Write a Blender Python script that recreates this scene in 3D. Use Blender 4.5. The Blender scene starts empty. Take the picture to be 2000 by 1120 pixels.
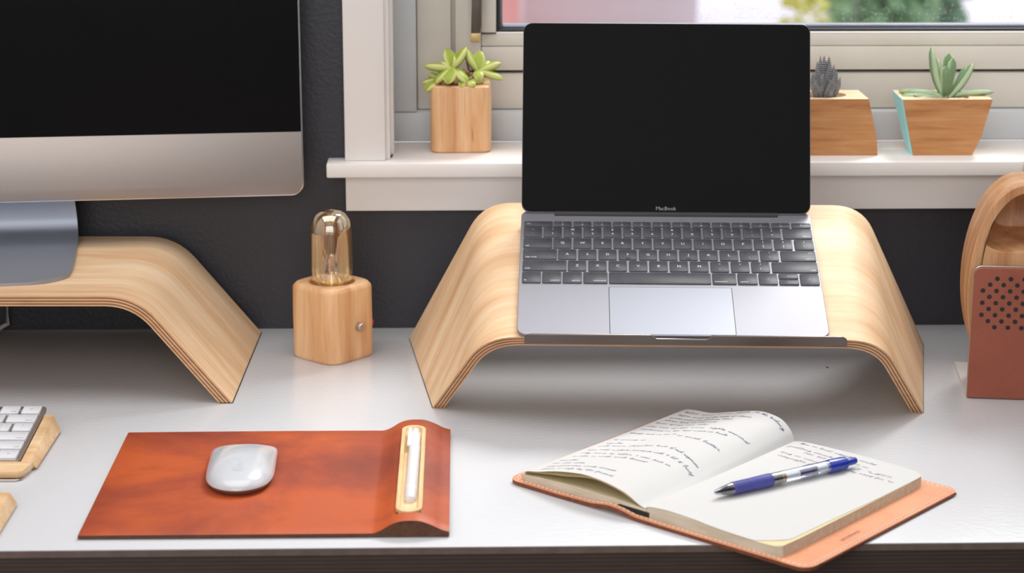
import bpy, bmesh, math, random
from mathutils import Vector, Matrix
R = math.radians
random.seed(7)
SC = bpy.context.scene
COL = SC.collection
S = 0.001                                    # all measures below are millimetres

# ------------------------------------------------------------------ camera
def camera():
    cd = bpy.data.cameras.new('camera'); co = bpy.data.objects.new('camera', cd); COL.objects.link(co)
    f, p, y, r = 3968.34, R(14.546), R(1.643), R(0.121)
    fwd = Vector((math.sin(y)*math.cos(p), math.cos(y)*math.cos(p), -math.sin(p)))
    rt = Vector((math.cos(y), -math.sin(y), 0)); up = rt.cross(fwd)
    rt2 = math.cos(r)*rt + math.sin(r)*up; up2 = -math.sin(r)*rt + math.cos(r)*up
    m = Matrix((rt2, up2, -fwd)).transposed().to_4x4()
    m.translation = Vector((0, -1.4685, 0.5889))
    co.matrix_world = m
    cd.sensor_width = 36; cd.sensor_fit = 'HORIZONTAL'; cd.lens = f/2000*36
    cd.clip_start = 0.05; cd.clip_end = 300
    cd.dof.use_dof = True; cd.dof.focus_distance = 1.86; cd.dof.aperture_fstop = 7.5
    SC.camera = co
camera()

# ------------------------------------------------------------------ light
SUN_AZ, SUN_EL, SUN_SIZE, SUN_E = 32, 51, 22, 4.6
SKY = (0.92, 0.96, 1.0); SKY_E = 1.1
OVERHEAD_W = 20.0; FRONT_W = 19.0  # power of the two added fills, overhead and front
EXPOSURE = -0.1
world = bpy.data.worlds.new('sky'); SC.world = world; world.use_nodes = True
_bg = world.node_tree.nodes['Background']
_bg.inputs[0].default_value = (*SKY, 1); _bg.inputs[1].default_value = SKY_E
sd = bpy.data.lights.new('sun', 'SUN'); so = bpy.data.objects.new('sun', sd); COL.objects.link(so)
sd.energy = SUN_E; sd.angle = R(SUN_SIZE); sd.color = (1.0, 0.975, 0.94)
_v = Vector((math.sin(R(SUN_AZ))*math.cos(R(SUN_EL)), math.cos(R(SUN_AZ))*math.cos(R(SUN_EL)), math.sin(R(SUN_EL))))
so.rotation_euler = _v.to_track_quat('Z', 'Y').to_euler(); so.location = (2, 3, 4)
ad = bpy.data.lights.new('overhead_fill', 'AREA'); ao = bpy.data.objects.new('overhead_fill', ad); COL.objects.link(ao)  # unseen area light added above the desk to lift its back half
ad.shape = 'RECTANGLE'; ad.size = 1.8; ad.size_y = 1.2; ad.energy = OVERHEAD_W; ad.color = (1.0, 0.97, 0.94)
ao.location = (-0.35, 0.05, 1.69)
fd = bpy.data.lights.new('front_fill', 'AREA'); fo_ = bpy.data.objects.new('front_fill', fd); COL.objects.link(fo_)
fd.shape = 'RECTANGLE'; fd.size = 1.9; fd.size_y = 1.1; fd.energy = FRONT_W; fd.color = (1.0, 0.98, 0.96)      # fill light added behind the camera to brighten front-facing sides
fo_.location = (-0.3, -1.97, 1.02); fo_.rotation_euler = (R(78), 0, 0)
SC.view_settings.view_transform = 'Standard'; SC.view_settings.look = 'None'
SC.view_settings.gamma = 1.0; SC.view_settings.use_curve_mapping = False
SC.view_settings.exposure = EXPOSURE

# ------------------------------------------------------------------ materials
MATS = {}
def srgb(r, g, b):
    f = lambda c: (c/255/12.92) if c/255 <= 0.04045 else ((c/255+0.055)/1.055)**2.4
    return (f(r), f(g), f(b))
def new_mat(name):
    m = bpy.data.materials.new(name); m.use_nodes = True
    nt = m.node_tree; b = nt.nodes['Principled BSDF']
    MATS[name] = m
    return m, nt, b
def coords(nt, scale=(1, 1, 1), kind='Object', rot=(0, 0, 0)):
    tc = nt.nodes.new('ShaderNodeTexCoord'); mp = nt.nodes.new('ShaderNodeMapping')
    mp.inputs['Scale'].default_value = scale; mp.inputs['Rotation'].default_value = rot
    nt.links.new(tc.outputs[kind], mp.inputs['Vector'])
    return mp.outputs['Vector']
def noise(nt, vec, scale, detail=4, rough=0.55, dist=0.0):
    n = nt.nodes.new('ShaderNodeTexNoise'); n.inputs['Scale'].default_value = scale
    n.inputs['Detail'].default_value = detail; n.inputs['Roughness'].default_value = rough
    n.inputs['Distortion'].default_value = dist
    nt.links.new(vec, n.inputs['Vector']); return n.outputs['Fac']
def ramp(nt, fac, stops):
    r = nt.nodes.new('ShaderNodeValToRGB'); e = r.color_ramp.elements
    while len(e) < len(stops): e.new(0.5)
    for el, (p, c) in zip(e, stops): el.position = p; el.color = (*c, 1)
    nt.links.new(fac, r.inputs['Fac']); return r.outputs['Color']
def bump(nt, b, height, strength, dist):
    n = nt.nodes.new('ShaderNodeBump'); n.inputs['Strength'].default_value = strength
    n.inputs['Distance'].default_value = dist
    nt.links.new(height, n.inputs['Height']); nt.links.new(n.outputs['Normal'], b.inputs['Normal'])
def mix(nt, a, bb, fac, mode='MIX'):
    n = nt.nodes.new('ShaderNodeMix'); n.data_type = 'RGBA'; n.blend_type = mode
    for sock, v in ((n.inputs[6], a), (n.inputs[7], bb), (n.inputs[0], fac)):
        if hasattr(v, 'links'): nt.links.new(v, sock)
        elif isinstance(v, (int, float)): sock.default_value = v
        else: sock.default_value = (*v, 1)
    return n.outputs[2]
def plain(name, col, rough=0.5, metal=0.0, spec=0.5, var=0.0, vscale=40, bmp=0.0, bscale=400, bdist=0.0005, coat=0.0, trans=0.0):
    m, nt, b = new_mat(name)
    b.inputs['Roughness'].default_value = rough; b.inputs['Metallic'].default_value = metal
    b.inputs['Specular IOR Level'].default_value = spec; b.inputs['Coat Weight'].default_value = coat
    b.inputs['Base Color'].default_value = (*col, 1)
    vec = coords(nt)
    if var:
        fac = noise(nt, vec, vscale, 5)
        nt.links.new(ramp(nt, fac, [(0.3, tuple(c*(1-var) for c in col)), (0.7, tuple(min(1, c*(1+var)) for c in col))]), b.inputs['Base Color'])
    if bmp: bump(nt, b, noise(nt, vec, bscale, 3), bmp, bdist)
    return m
def wood(name, light, mid, dark, axis='X', kind='Object', fine=900, broad=60, rough=0.42, streak=0.35):
    m, nt, b = new_mat(name)
    i = 'XYZ'.index(axis)
    s1 = [1.0]*3; s1[i] = 0.09
    s2 = [1.0]*3; s2[i] = 0.02
    v1 = coords(nt, s1, kind); v2 = coords(nt, s2, kind)
    f1 = noise(nt, v1, broad, 5, 0.6, 0.6); f2 = noise(nt, v2, fine, 3, 0.6)
    base = ramp(nt, f1, [(0.28, dark), (0.47, mid), (0.68, light)])
    lines = ramp(nt, f2, [(0.35, (0.72, 0.62, 0.52)), (0.55, (1, 1, 1))])
    c = mix(nt, base, lines, streak, 'MULTIPLY')
    v3 = coords(nt, [6 if k != i else 1.2 for k in range(3)], kind)
    blot = ramp(nt, noise(nt, v3, 5, 2), [(0.35, (0.86, 0.80, 0.74)), (0.65, (1, 1, 1))])
    c = mix(nt, c, blot, 0.7, 'MULTIPLY')
    v4 = coords(nt, [1.0 if k != i else 0.12 for k in range(3)], kind)
    fleck = ramp(nt, noise(nt, v4, 170, 2, 0.5, 0.3), [(0.70, (1, 1, 1)), (0.78, (0.62, 0.45, 0.32))])
    c = mix(nt, c, fleck, 0.55, 'MULTIPLY')
    nt.links.new(c, b.inputs['Base Color'])
    b.inputs['Roughness'].default_value = rough
    bump(nt, b, f2, 0.06, 0.0004)
    return m
def stripes(name, cols, count, kind='UV', axis='Y', rough=0.6):
    m, nt, b = new_mat(name)
    tc = nt.nodes.new('ShaderNodeTexCoord'); sp = nt.nodes.new('ShaderNodeSeparateXYZ')
    nt.links.new(tc.outputs[kind], sp.inputs[0])
    mu = nt.nodes.new('ShaderNodeMath'); mu.operation = 'MULTIPLY'; mu.inputs[1].default_value = count
    nt.links.new(sp.outputs[axis], mu.inputs[0])
    fr = nt.nodes.new('ShaderNodeMath'); fr.operation = 'FRACT'; nt.links.new(mu.outputs[0], fr.inputs[0])
    c = ramp(nt, fr.outputs[0], cols)
    g = ramp(nt, noise(nt, coords(nt, (0.15, 1, 1)), 220, 3), [(0.3, (0.75, 0.72, 0.7)), (0.7, (1, 1, 1))])
    c = mix(nt, c, g, 0.8, 'MULTIPLY')
    nt.links.new(c, b.inputs['Base Color']); b.inputs['Roughness'].default_value = rough
    return m
def leather(name, cols, scale=9, rough=0.45, grain=0.25):
    m, nt, b = new_mat(name)
    vec = coords(nt)
    f = noise(nt, coords(nt, (1, 1.2, 1)), scale, 7, 0.62, 0.4)
    c = ramp(nt, f, cols)
    g = ramp(nt, noise(nt, vec, 700, 3), [(0.3, (0.78, 0.75, 0.74)), (0.65, (1, 1, 1))])
    c = mix(nt, c, g, 0.6, 'MULTIPLY')
    nt.links.new(c, b.inputs['Base Color']); b.inputs['Roughness'].default_value = rough
    bump(nt, b, noise(nt, vec, 900, 3), grain, 0.0004)
    return m
def clear(name, tint, gloss=(1, 1, 1), blend=0.25, rough=0.02, base=0.04):
    m = bpy.data.materials.new(name); m.use_nodes = True; nt = m.node_tree
    for n in list(nt.nodes): nt.nodes.remove(n)
    o = nt.nodes.new('ShaderNodeOutputMaterial'); mx = nt.nodes.new('ShaderNodeMixShader')
    t = nt.nodes.new('ShaderNodeBsdfTransparent'); g = nt.nodes.new('ShaderNodeBsdfGlossy')
    lw = nt.nodes.new('ShaderNodeLayerWeight'); lw.inputs['Blend'].default_value = blend
    mr = nt.nodes.new('ShaderNodeMapRange'); mr.inputs['To Min'].default_value = base; mr.inputs['To Max'].default_value = 0.85
    nt.links.new(lw.outputs['Facing'], mr.inputs['Value'])
    t.inputs['Color'].default_value = (*tint, 1); g.inputs['Color'].default_value = (*gloss, 1); g.inputs['Roughness'].default_value = rough
    nt.links.new(mr.outputs[0], mx.inputs[0]); nt.links.new(t.outputs[0], mx.inputs[1]); nt.links.new(g.outputs[0], mx.inputs[2])
    nt.links.new(mx.outputs[0], o.inputs['Surface']); MATS[name] = m
    return m

plain('wall_paint', srgb(46, 46, 53), 0.42, spec=0.5, var=0.06, vscale=8, bmp=0.35, bscale=230, bdist=0.0012)
plain('room_paint', (0.84, 0.82, 0.79), 0.8)
plain('floor_paint', (0.42, 0.34, 0.26), 0.6, var=0.2)
plain('trim_white', srgb(234, 229, 226), 0.42, bmp=0.06, bscale=60, bdist=0.001)
plain('frame_white', srgb(216, 210, 200), 0.5, var=0.04, vscale=12, bmp=0.1, bscale=300)
plain('frame_blue', srgb(200, 203, 206), 0.5, bmp=0.1, bscale=300)
plain('gasket_black', (0.012, 0.012, 0.015), 0.4)
plain('spacer_grey', srgb(150, 152, 165), 0.3, metal=0.6)
plain('handle_bronze', srgb(92, 84, 76), 0.4, metal=0.35)
plain('handle_brass', srgb(206, 176, 124), 0.4, metal=0.3)
clear('window_glass', (0.97, 0.98, 0.98), blend=0.15, base=0.03)
clear('drop_glass', (0.96, 0.97, 1.0), blend=0.5, base=0.10, rough=0.05)
clear('bulb_glass', (0.99, 0.93, 0.80), gloss=(1.0, 0.92, 0.78), blend=0.5, rough=0.03, base=0.22)
clear('pen_clear', (0.82, 0.86, 0.92), blend=0.3, base=0.10, rough=0.08)
# desk: white semi-gloss laminate with orange-peel waviness
m, nt, b = new_mat('desk_white'); b.inputs['Base Color'].default_value = (*srgb(206, 207, 212), 1)
b.inputs['Roughness'].default_value = 0.24; b.inputs['Specular IOR Level'].default_value = 0.5
bump(nt, b, noise(nt, coords(nt, (0.7, 1, 1)), 210, 2, 0.4), 0.22, 0.0009)
stripes('desk_edge', [(0.0, srgb(58, 46, 42)), (0.45, srgb(78, 62, 55)), (0.6, srgb(48, 38, 35)), (1.0, srgb(62, 50, 45))], 300, 'Object', 'Z')
plain('desk_band', srgb(104, 88, 82), 0.6, var=0.2, vscale=60)
# woods
L_, M_, D_ = srgb(248, 222, 190), srgb(238, 202, 162), srgb(214, 166, 122)
wood('ply_face', L_, M_, D_, 'X', 'UV', fine=1100, broad=34, rough=0.55)
wood('maple_x', srgb(242, 214, 176), srgb(232, 194, 150), srgb(214, 168, 122), 'X', rough=0.5)
wood('maple_z', srgb(238, 200, 158), srgb(228, 178, 130), srgb(208, 150, 102), 'Z', rough=0.40)
wood('planter_wood', srgb(212, 160, 110), srgb(196, 138, 86), srgb(172, 112, 64), 'X', fine=700, broad=90, rough=0.5)
wood('planter_top', srgb(245, 226, 196), srgb(236, 210, 174), srgb(218, 186, 146), 'X', rough=0.5)
wood('speaker_wood', srgb(222, 178, 136), srgb(200, 148, 104), srgb(172, 116, 74), 'Z', fine=1400, broad=50, rough=0.42)
wood('pen_tray_wood', srgb(240, 216, 176), srgb(230, 198, 150), srgb(206, 168, 118), 'Y', rough=0.5)
stripes('ply_edge', [(0.0, srgb(230, 186, 142)), (0.50, srgb(218, 170, 124)), (0.58, srgb(128, 82, 54)), (0.90, srgb(150, 100, 68)), (1.0, srgb(224, 178, 132))], 3.5, 'UV', 'Y')
# leather
leather('pad_leather', [(0.30, srgb(116, 46, 32)), (0.45, srgb(156, 66, 40)), (0.58, srgb(190, 86, 38)), (0.74, srgb(178, 86, 60))], 5, 0.5, 0.28)
plain('pad_edge', srgb(92, 58, 40), 0.8, var=0.25, vscale=300)
leather('cover_leather', [(0.25, srgb(212, 138, 98)), (0.5, srgb(226, 156, 116)), (0.75, srgb(234, 172, 134))], 8, 0.5, 0.25)
plain('cover_edge', srgb(122, 66, 44), 0.7, var=0.25, vscale=200)
leather('speaker_leather', [(0.25, srgb(142, 74, 54)), (0.6, srgb(156, 84, 62))], 14, 0.5, 0.2)
plain('thread', srgb(240, 222, 206), 0.8)
# metals and plastics
plain('aluminium', srgb(166, 156, 151), 0.42, metal=0.75, bmp=0.05, bscale=2500, bdist=0.0002)
plain('space_grey', srgb(140, 139, 148), 0.42, metal=0.55, bmp=0.05, bscale=2500, bdist=0.0002)
plain('space_grey_pad', srgb(142, 145, 155), 0.36, metal=0.5)
plain('stand_metal', srgb(158, 163, 176), 0.45, metal=0.7)
plain('bright_edge', srgb(236, 234, 234), 0.22, metal=0.9)
plain('steel', srgb(190, 184, 180), 0.28, metal=1.0)
plain('ledge_metal', srgb(112, 104, 100), 0.34, metal=0.85)
plain('foot_metal', srgb(206, 202, 200), 0.45, metal=0.2)
plain('screen_black', (0.007, 0.007, 0.0078), 0.45, spec=0.05)
plain('hinge_black', (0.012, 0.012, 0.013), 0.5)
plain('key_black', srgb(66, 67, 75), 0.5, spec=0.45, var=0.25, vscale=38, bmp=0.03, bscale=1500, bdist=0.0002)
plain('key_well', (0.015, 0.015, 0.017), 0.6)
plain('legend_white', srgb(232, 232, 236), 0.5)
plain('legend_dim', srgb(150, 150, 156), 0.5)
plain('key_white', srgb(224, 226, 232), 0.4)
plain('legend_grey', srgb(110, 112, 120), 0.5)
plain('mouse_white', srgb(198, 201, 208), 0.18, coat=0.3)
plain('logo_grey', srgb(186, 190, 198), 0.35)
plain('rubber_black', (0.015, 0.014, 0.014), 0.7)
plain('red_plastic', srgb(214, 48, 38), 0.4)
plain('pen_white', srgb(232, 230, 234), 0.35)
plain('pen_frost', srgb(222, 218, 220), 0.45)
plain('ink_blue', srgb(58, 62, 118), 0.7)
plain('grip_blue', srgb(70, 72, 148), 0.55, bmp=0.1, bscale=900)
plain('cap_blue', srgb(28, 48, 158), 0.22, coat=0.3)
plain('pen_dark', srgb(38, 40, 56), 0.3, metal=0.3)
plain('brass', srgb(206, 170, 110), 0.3, metal=0.9)
plain('filament', srgb(196, 120, 40), 0.4, metal=0.7)
plain('cord_grey', srgb(196, 192, 194), 0.5)
plain('aqua_paint', srgb(168, 244, 250), 0.45)
plain('pebble', srgb(168, 138, 116), 0.8, var=0.35, vscale=120)
plain('soil', srgb(60, 44, 34), 0.95, var=0.4, vscale=300, bmp=0.6, bscale=400, bdist=0.002)
def leafmat(name, base, edge, tip, band=False):
    m, nt, b = new_mat(name)
    tc = nt.nodes.new('ShaderNodeTexCoord'); sp = nt.nodes.new('ShaderNodeSeparateXYZ')
    nt.links.new(tc.outputs['UV'], sp.inputs[0])
    c1 = ramp(nt, sp.outputs['Y'], [(0.0, base), (0.55, base), (0.92, edge), (1.0, edge)])
    c2 = ramp(nt, sp.outputs['X'], [(0.0, (1, 1, 1)), (0.82, (1, 1, 1)), (1.0, tip)])
    c = mix(nt, c1, c2, 1.0, 'MULTIPLY')
    if band:
        w = nt.nodes.new('ShaderNodeTexWave'); w.inputs['Scale'].default_value = 5.5; w.inputs['Distortion'].default_value = 3.0
        w.inputs['Detail'].default_value = 1; w.inputs['Detail Scale'].default_value = 6
        nt.links.new(tc.outputs['UV'], w.inputs['Vector'])
        k = ramp(nt, w.outputs['Fac'], [(0.62, (0, 0, 0)), (0.8, (1, 1, 1))])
        c = mix(nt, c, srgb(196, 196, 200), k)
        bump(nt, b, w.outputs['Fac'], 0.5, 0.001)
    nt.links.new(c, b.inputs['Base Color']); b.inputs['Roughness'].default_value = 0.45
    b.inputs['Subsurface Weight'].default_value = 0.0
leafmat('leaf_lime', srgb(158, 176, 62), srgb(214, 216, 140), (1.0, 0.86, 0.62))
leafmat('leaf_sage', srgb(116, 146, 108), srgb(186, 206, 170), (0.95, 0.92, 0.75))
leafmat('leaf_stripe', srgb(44, 50, 54), srgb(70, 76, 78), (1, 1, 1), True)
plain('stem_brown', srgb(150, 118, 56), 0.7)
plain('leaf_purple', srgb(126, 78, 108), 0.6)
# paper lets some light through
def paper(name, col, tr=0.3):
    m, nt, b = new_mat(name)
    b.inputs['Base Color'].default_value = (*col, 1); b.inputs['Roughness'].default_value = 0.8
    t = nt.nodes.new('ShaderNodeBsdfTranslucent'); t.inputs['Color'].default_value = (0.80, 0.62, 0.34, 1)
    mx = nt.nodes.new('ShaderNodeMixShader'); mx.inputs[0].default_value = tr
    o = nt.nodes['Material Output']
    nt.links.new(b.outputs[0], mx.inputs[1]); nt.links.new(t.outputs[0], mx.inputs[2]); nt.links.new(mx.outputs[0], o.inputs['Surface'])
paper('page_white', srgb(214, 214, 214), 0.08)
paper('page_inner', srgb(232, 222, 184), 0.35)
plain('page_cream', srgb(222, 208, 164), 0.8)
stripes('page_edge', [(0.0, srgb(236, 228, 210)), (0.5, srgb(226, 216, 194)), (0.62, srgb(176, 162, 140)), (1.0, srgb(232, 224, 206))], 900, 'Object', 'Z', 0.85)
# outside
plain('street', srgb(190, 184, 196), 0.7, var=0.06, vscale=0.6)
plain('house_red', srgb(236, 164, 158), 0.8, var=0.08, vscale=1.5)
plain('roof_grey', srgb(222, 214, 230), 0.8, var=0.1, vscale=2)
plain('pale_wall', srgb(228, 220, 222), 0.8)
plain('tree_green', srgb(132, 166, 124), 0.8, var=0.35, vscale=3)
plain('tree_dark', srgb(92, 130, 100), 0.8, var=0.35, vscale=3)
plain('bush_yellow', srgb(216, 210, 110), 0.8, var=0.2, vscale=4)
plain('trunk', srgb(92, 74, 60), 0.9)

# ------------------------------------------------------------------ mesh helpers
def link(o, parent=None):
    COL.objects.link(o)
    if parent: o.parent = parent
    return o
def to_obj(name, me, mat, parent=None, smooth=35):
    if mat: me.materials.append(MATS[mat])
    if smooth:
        for p in me.polygons: p.use_smooth = True
        me.set_sharp_from_angle(angle=R(smooth))
    return link(bpy.data.objects.new(name, me), parent)
def mesh(name, verts, faces, mat, parent=None, smooth=35, uv=None):
    me = bpy.data.meshes.new(name)
    me.from_pydata([(v[0]*S, v[1]*S, v[2]*S) for v in verts], [], faces)
    if uv:
        l = me.uv_layers.new(name='UVMap')
        for lp in me.loops: l.data[lp.index].uv = uv[lp.vertex_index]
    bm = bmesh.new(); bm.from_mesh(me); bmesh.ops.recalc_face_normals(bm, faces=bm.faces); bm.to_mesh(me); bm.free()
    me.update()
    return to_obj(name, me, mat, parent, smooth)
def bevelled(name, verts, faces, mat, parent=None, bev=0.0, seg=2, ang=30):
    bm = bmesh.new(); vs = [bm.verts.new((v[0]*S, v[1]*S, v[2]*S)) for v in verts]
    for f in faces: bm.faces.new([vs[i] for i in f])
    bmesh.ops.recalc_face_normals(bm, faces=bm.faces)
    if bev:
        ed = [e for e in bm.edges if len(e.link_faces) == 2 and e.calc_face_angle(0) > R(ang)]
        bmesh.ops.bevel(bm, geom=ed, offset=bev*S, segments=seg, profile=0.5, affect='EDGES', clamp_overlap=True)
    me = bpy.data.meshes.new(name); bm.to_mesh(me); bm.free()
    return to_obj(name, me, mat, parent)
BOXF = [(0, 3, 2, 1), (4, 5, 6, 7), (0, 1, 5, 4), (1, 2, 6, 5), (2, 3, 7, 6), (3, 0, 4, 7)]
def box(name, x0, x1, y0, y1, z0, z1, mat, parent=None, bev=0.0, seg=2):
    v = [(x0, y0, z0), (x1, y0, z0), (x1, y1, z0), (x0, y1, z0), (x0, y0, z1), (x1, y0, z1), (x1, y1, z1), (x0, y1, z1)]
    return bevelled(name, v, BOXF, mat, parent, bev, seg)
def rrect(x0, x1, y0, y1, r, n=6):
    out = []
    for cx, cy, a0 in ((x1-r, y1-r, 0), (x0+r, y1-r, 90), (x0+r, y0+r, 180), (x1-r, y0+r, 270)):
        for k in range(n+1):
            a = R(a0+90*k/n); out.append((cx+r*math.cos(a), cy+r*math.sin(a)))
    return out
def loft(name, rings, mat, parent=None, cap0=True, cap1=True, closed=True, smooth=35, uv=False):
    n = len(rings[0]); v = [p for r in rings for p in r]; f = []
    for i in range(len(rings)-1):
        for j in range(n if closed else n-1):
            k = (j+1) % n; f.append((i*n+j, i*n+k, (i+1)*n+k, (i+1)*n+j))
    if cap0 and closed: f.append(tuple(range(n)))
    if cap1 and closed: f.append(tuple((len(rings)-1)*n+j for j in range(n)))
    return mesh(name, v, f, mat, parent, smooth)
def prism(name, outline, z0, z1, mat, parent=None, bev=0.0, seg=2):
    n = len(outline)
    v = [(x, y, z0) for x, y in outline]+[(x, y, z1) for x, y in outline]
    f = [tuple(range(n))[::-1], tuple(range(n, 2*n))]+[(j, (j+1) % n, n+(j+1) % n, n+j) for j in range(n)]
    return bevelled(name, v, f, mat, parent, bev, seg, 40)
def lathe(name, prof, mat, parent=None, n=32, axis='Z', org=(0, 0, 0), caps=True, smooth=40):
    rings = []
    for r, z in prof:
        ring = []
        for k in range(n):
            a = 2*math.pi*k/n; c, s = r*math.cos(a), r*math.sin(a)
            p = (c, s, z) if axis == 'Z' else ((z, c, s) if axis == 'X' else (c, z, s))
            ring.append((p[0]+org[0], p[1]+org[1], p[2]+org[2]))
        rings.append(ring)
    return loft(name, rings, mat, parent, caps, caps, True, smooth)
def tube_data(pts, r, n=8):
    rings = []; pts = [Vector(p) for p in pts]; m = len(pts); ref = Vector((0.13, 0.27, 0.95))
    for i, p in enumerate(pts):
        t = (pts[min(i+1, m-1)]-pts[max(i-1, 0)]).normalized()
        a = t.cross(ref)
        if a.length < 1e-4: a = t.cross(Vector((1, 0, 0)))
        a.normalize(); b2 = t.cross(a); rr = r[i] if isinstance(r, (list, tuple)) else r
        rings.append([tuple(p+a*(rr*math.cos(2*math.pi*k/n))+b2*(rr*math.sin(2*math.pi*k/n))) for k in range(n)])
    return rings
def tube(name, pts, r, mat, parent=None, n=8): return loft(name, tube_data(pts, r, n), mat, parent)
def joined(name, chunks, mat, parent=None, smooth=35):
    v, f = [], []
    for cv, cf in chunks:
        o = len(v); v += cv; f += [tuple(i+o for i in q) for q in cf]
    return mesh(name, v, f, mat, parent, smooth)
def empty(name, loc, rot=(0, 0, 0)):
    o = bpy.data.objects.new(name, None); COL.objects.link(o); o.empty_display_size = 0.02
    o.location = (loc[0]*S, loc[1]*S, loc[2]*S); o.rotation_euler = rot
    return o
def tag(o, label=None, cat=None, group=None, kind=None):
    if label: o['label'] = label
    if cat: o['category'] = cat
    if group: o['group'] = group
    if kind: o['kind'] = kind
    return o
def text_mesh(s, size, align='CENTER'):
    c = bpy.data.curves.new('t', 'FONT'); c.body = s; c.size = size*S; c.align_x = align; c.align_y = 'CENTER'; c.resolution_u = 2
    o = bpy.data.objects.new('t', c); COL.objects.link(o)
    dg = bpy.context.evaluated_depsgraph_get(); me = bpy.data.meshes.new_from_object(o.evaluated_get(dg))
    bpy.data.objects.remove(o); return me
TXT = {}
def legend(s, size, loc, mat, parent, name='legend', rot=(0, 0, 0), align='CENTER', sx=1.0):
    k = (s, size, mat, align)
    if k not in TXT:
        me = text_mesh(s, size, align); me.materials.clear(); me.materials.append(MATS[mat]); me.name = name; TXT[k] = me
    o = link(bpy.data.objects.new(name, TXT[k]), parent)
    o.location = (loc[0]*S, loc[1]*S, loc[2]*S); o.rotation_euler = rot; o.scale = (sx, 1, 1)
    return o
def interp(tab, x):
    if x <= tab[0][0]: return tab[0][1]
    for (a, fa), (b_, fb) in zip(tab, tab[1:]):
        if x <= b_: return fa+(fb-fa)*(x-a)/(b_-a)
    return tab[-1][1]
def smoothtab(tab, n=4):
    # Catmull-Rom resample of (x, y) pairs
    out = []
    for i in range(len(tab)-1):
        p0, p1, p2, p3 = tab[max(i-1, 0)], tab[i], tab[i+1], tab[min(i+2, len(tab)-1)]
        for k in range(n):
            t = k/n
            out.append(tuple(0.5*((2*p1[j])+(-p0[j]+p2[j])*t+(2*p0[j]-5*p1[j]+4*p2[j]-p3[j])*t*t+(-p0[j]+3*p1[j]-3*p2[j]+p3[j])*t**3) for j in range(len(p1))))
    out.append(tuple(tab[-1])); return out

# ------------------------------------------------------------------ the room: two windows meet in the corner at the right
WY = 627                                           # face of the back wall
WX = 627                                           # face of the right wall
WZ0, WZ1 = 171, 1330                               # height of both window openings
def slab(cells, d0, d1, put):
    """wall from rectangles (a0, a1, z0, z1) along the wall, d0..d1 deep"""
    return [(put(a0, d0, z0), put(a1, d1, z1)) for a0, a1, z0, z1 in cells]
def wall(name, cells, d0, d1, along_x, mat):
    v, f = [], []
    for a0, a1, z0, z1 in cells:
        o = len(v); pts = [(a0, d0, z0), (a1, d0, z0), (a1, d1, z0), (a0, d1, z0), (a0, d0, z1), (a1, d0, z1), (a1, d1, z1), (a0, d1, z1)]
        v += [p if along_x else (p[1], p[0], p[2]) for p in pts]; f += [tuple(i+o for i in q) for q in BOXF]
    return tag(mesh(name, v, f, mat, smooth=0), kind='structure')
wall('wall_back', [(-1500, -70, -740, 1720), (-70, 765, -740, WZ0), (-70, 765, WZ1, 1720)], WY, 770, True, 'wall_paint')
wall('wall_right', [(-2000, -150, -740, 1720), (-150, 626.5, -740, WZ0), (-150, 626.5, WZ1, 1720)], WX, 770, False, 'wall_paint')
for nm, a in (('floor', (-1500, 770, -2000, 770, -780, -740)), ('ceiling', (-1500, 770, -2000, 770, 1720, 1760)),
              ('wall_left', (-1540, -1500, -2000, 770, -740, 1720))):
    tag(box(nm, *a, 'floor_paint' if nm == 'floor' else 'room_paint'), kind='structure')

wall('wall_front', [(-1540, -1400, -740, 1720), (700, 770, -740, 1720), (-1400, 700, -740, 60), (-1400, 700, 1660, 1720)], -2060, -2000, True, 'room_paint')
# window trim
tag(box('trim_1', -114, -72, 607, WY, 185.5, 1400, 'trim_white', bev=1.5), 'white painted window casing board', kind='structure')
tag(box('trim_2', 607, WX, -194, -152, 185.5, 1400, 'trim_white', bev=1.5), 'white casing board of the side window', kind='structure')
tag(box('trim_3', -114, 606, 607, WY, 1332, 1400, 'trim_white', bev=1.5), 'white painted head casing above the window', kind='structure')
sill = empty('trim_4', (0, 0, 0)); tag(sill, 'white painted window sill turning the corner', kind='structure')
prism('sill_board', [(-132.5, 592), (590, 592), (714, 716), (-66, 716), (-66, 626.5), (-132.5, 626.5)], 170.5, 185.5, 'trim_white', sill, 1.6)
prism('sill_board', [(592, 591), (592, -210), (626, -210), (626, -150), (716, -150), (716, 714.5)], 170.5, 185.5, 'trim_white', sill, 1.6)
tag(box('trim_5', -114, 610, 611, WY, 131.5, 170.5, 'trim_white', bev=1.0), 'white apron board under the window sill', kind='structure')
tag(box('trim_6', 611, WX, -194, 611, 131.5, 170.5, 'trim_white', bev=1.0), 'white apron board under the side window sill', kind='structure')

win = tag(empty('window_1', (0, 0, 0)), 'white framed tilt window with rain on the glass', kind='structure')
box('jamb_liner', -84, -67.5, 616, 760, 185.5, 1330, 'trim_white', win, bev=0.8)
box('jamb_stop', -76, -64, 640, 668, 185.5, 1330, 'trim_white', win, bev=1.5)
box('head_liner', -67, 700, 616, 760, 1318, 1330, 'trim_white', win, bev=0.8)
box('frame_post', -67.4, -41, 714, 760, 218.5, 1318, 'frame_blue', win, bev=1.5)
box('frame_base', -67.4, 712, 714.5, 760, 185.5, 218.3, 'frame_blue', win, bev=2.5)
box('frame_post', -40.6, -3.5, 729, 760, 219, 1318, 'frame_white', win, bev=1.5)
box('frame_rail', -3.2, 716, 729, 760, 219, 258.5, 'frame_white', win, bev=1.5)
box('frame_gap', -3.2, 700, 742, 760, 258.6, 262, 'gasket_black', win)
box('frame_gap', -4.5, 2, 740, 762, 258.6, 1318, 'frame_white', win)
box('corner_post', 716.5, 768, 716.5, 768, 171.5, 1330, 'frame_white', win, bev=1.5)
box('sash_stile', 1, 29, 726, 765, 262, 1318, 'frame_white', win, bev=1.5)
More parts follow.
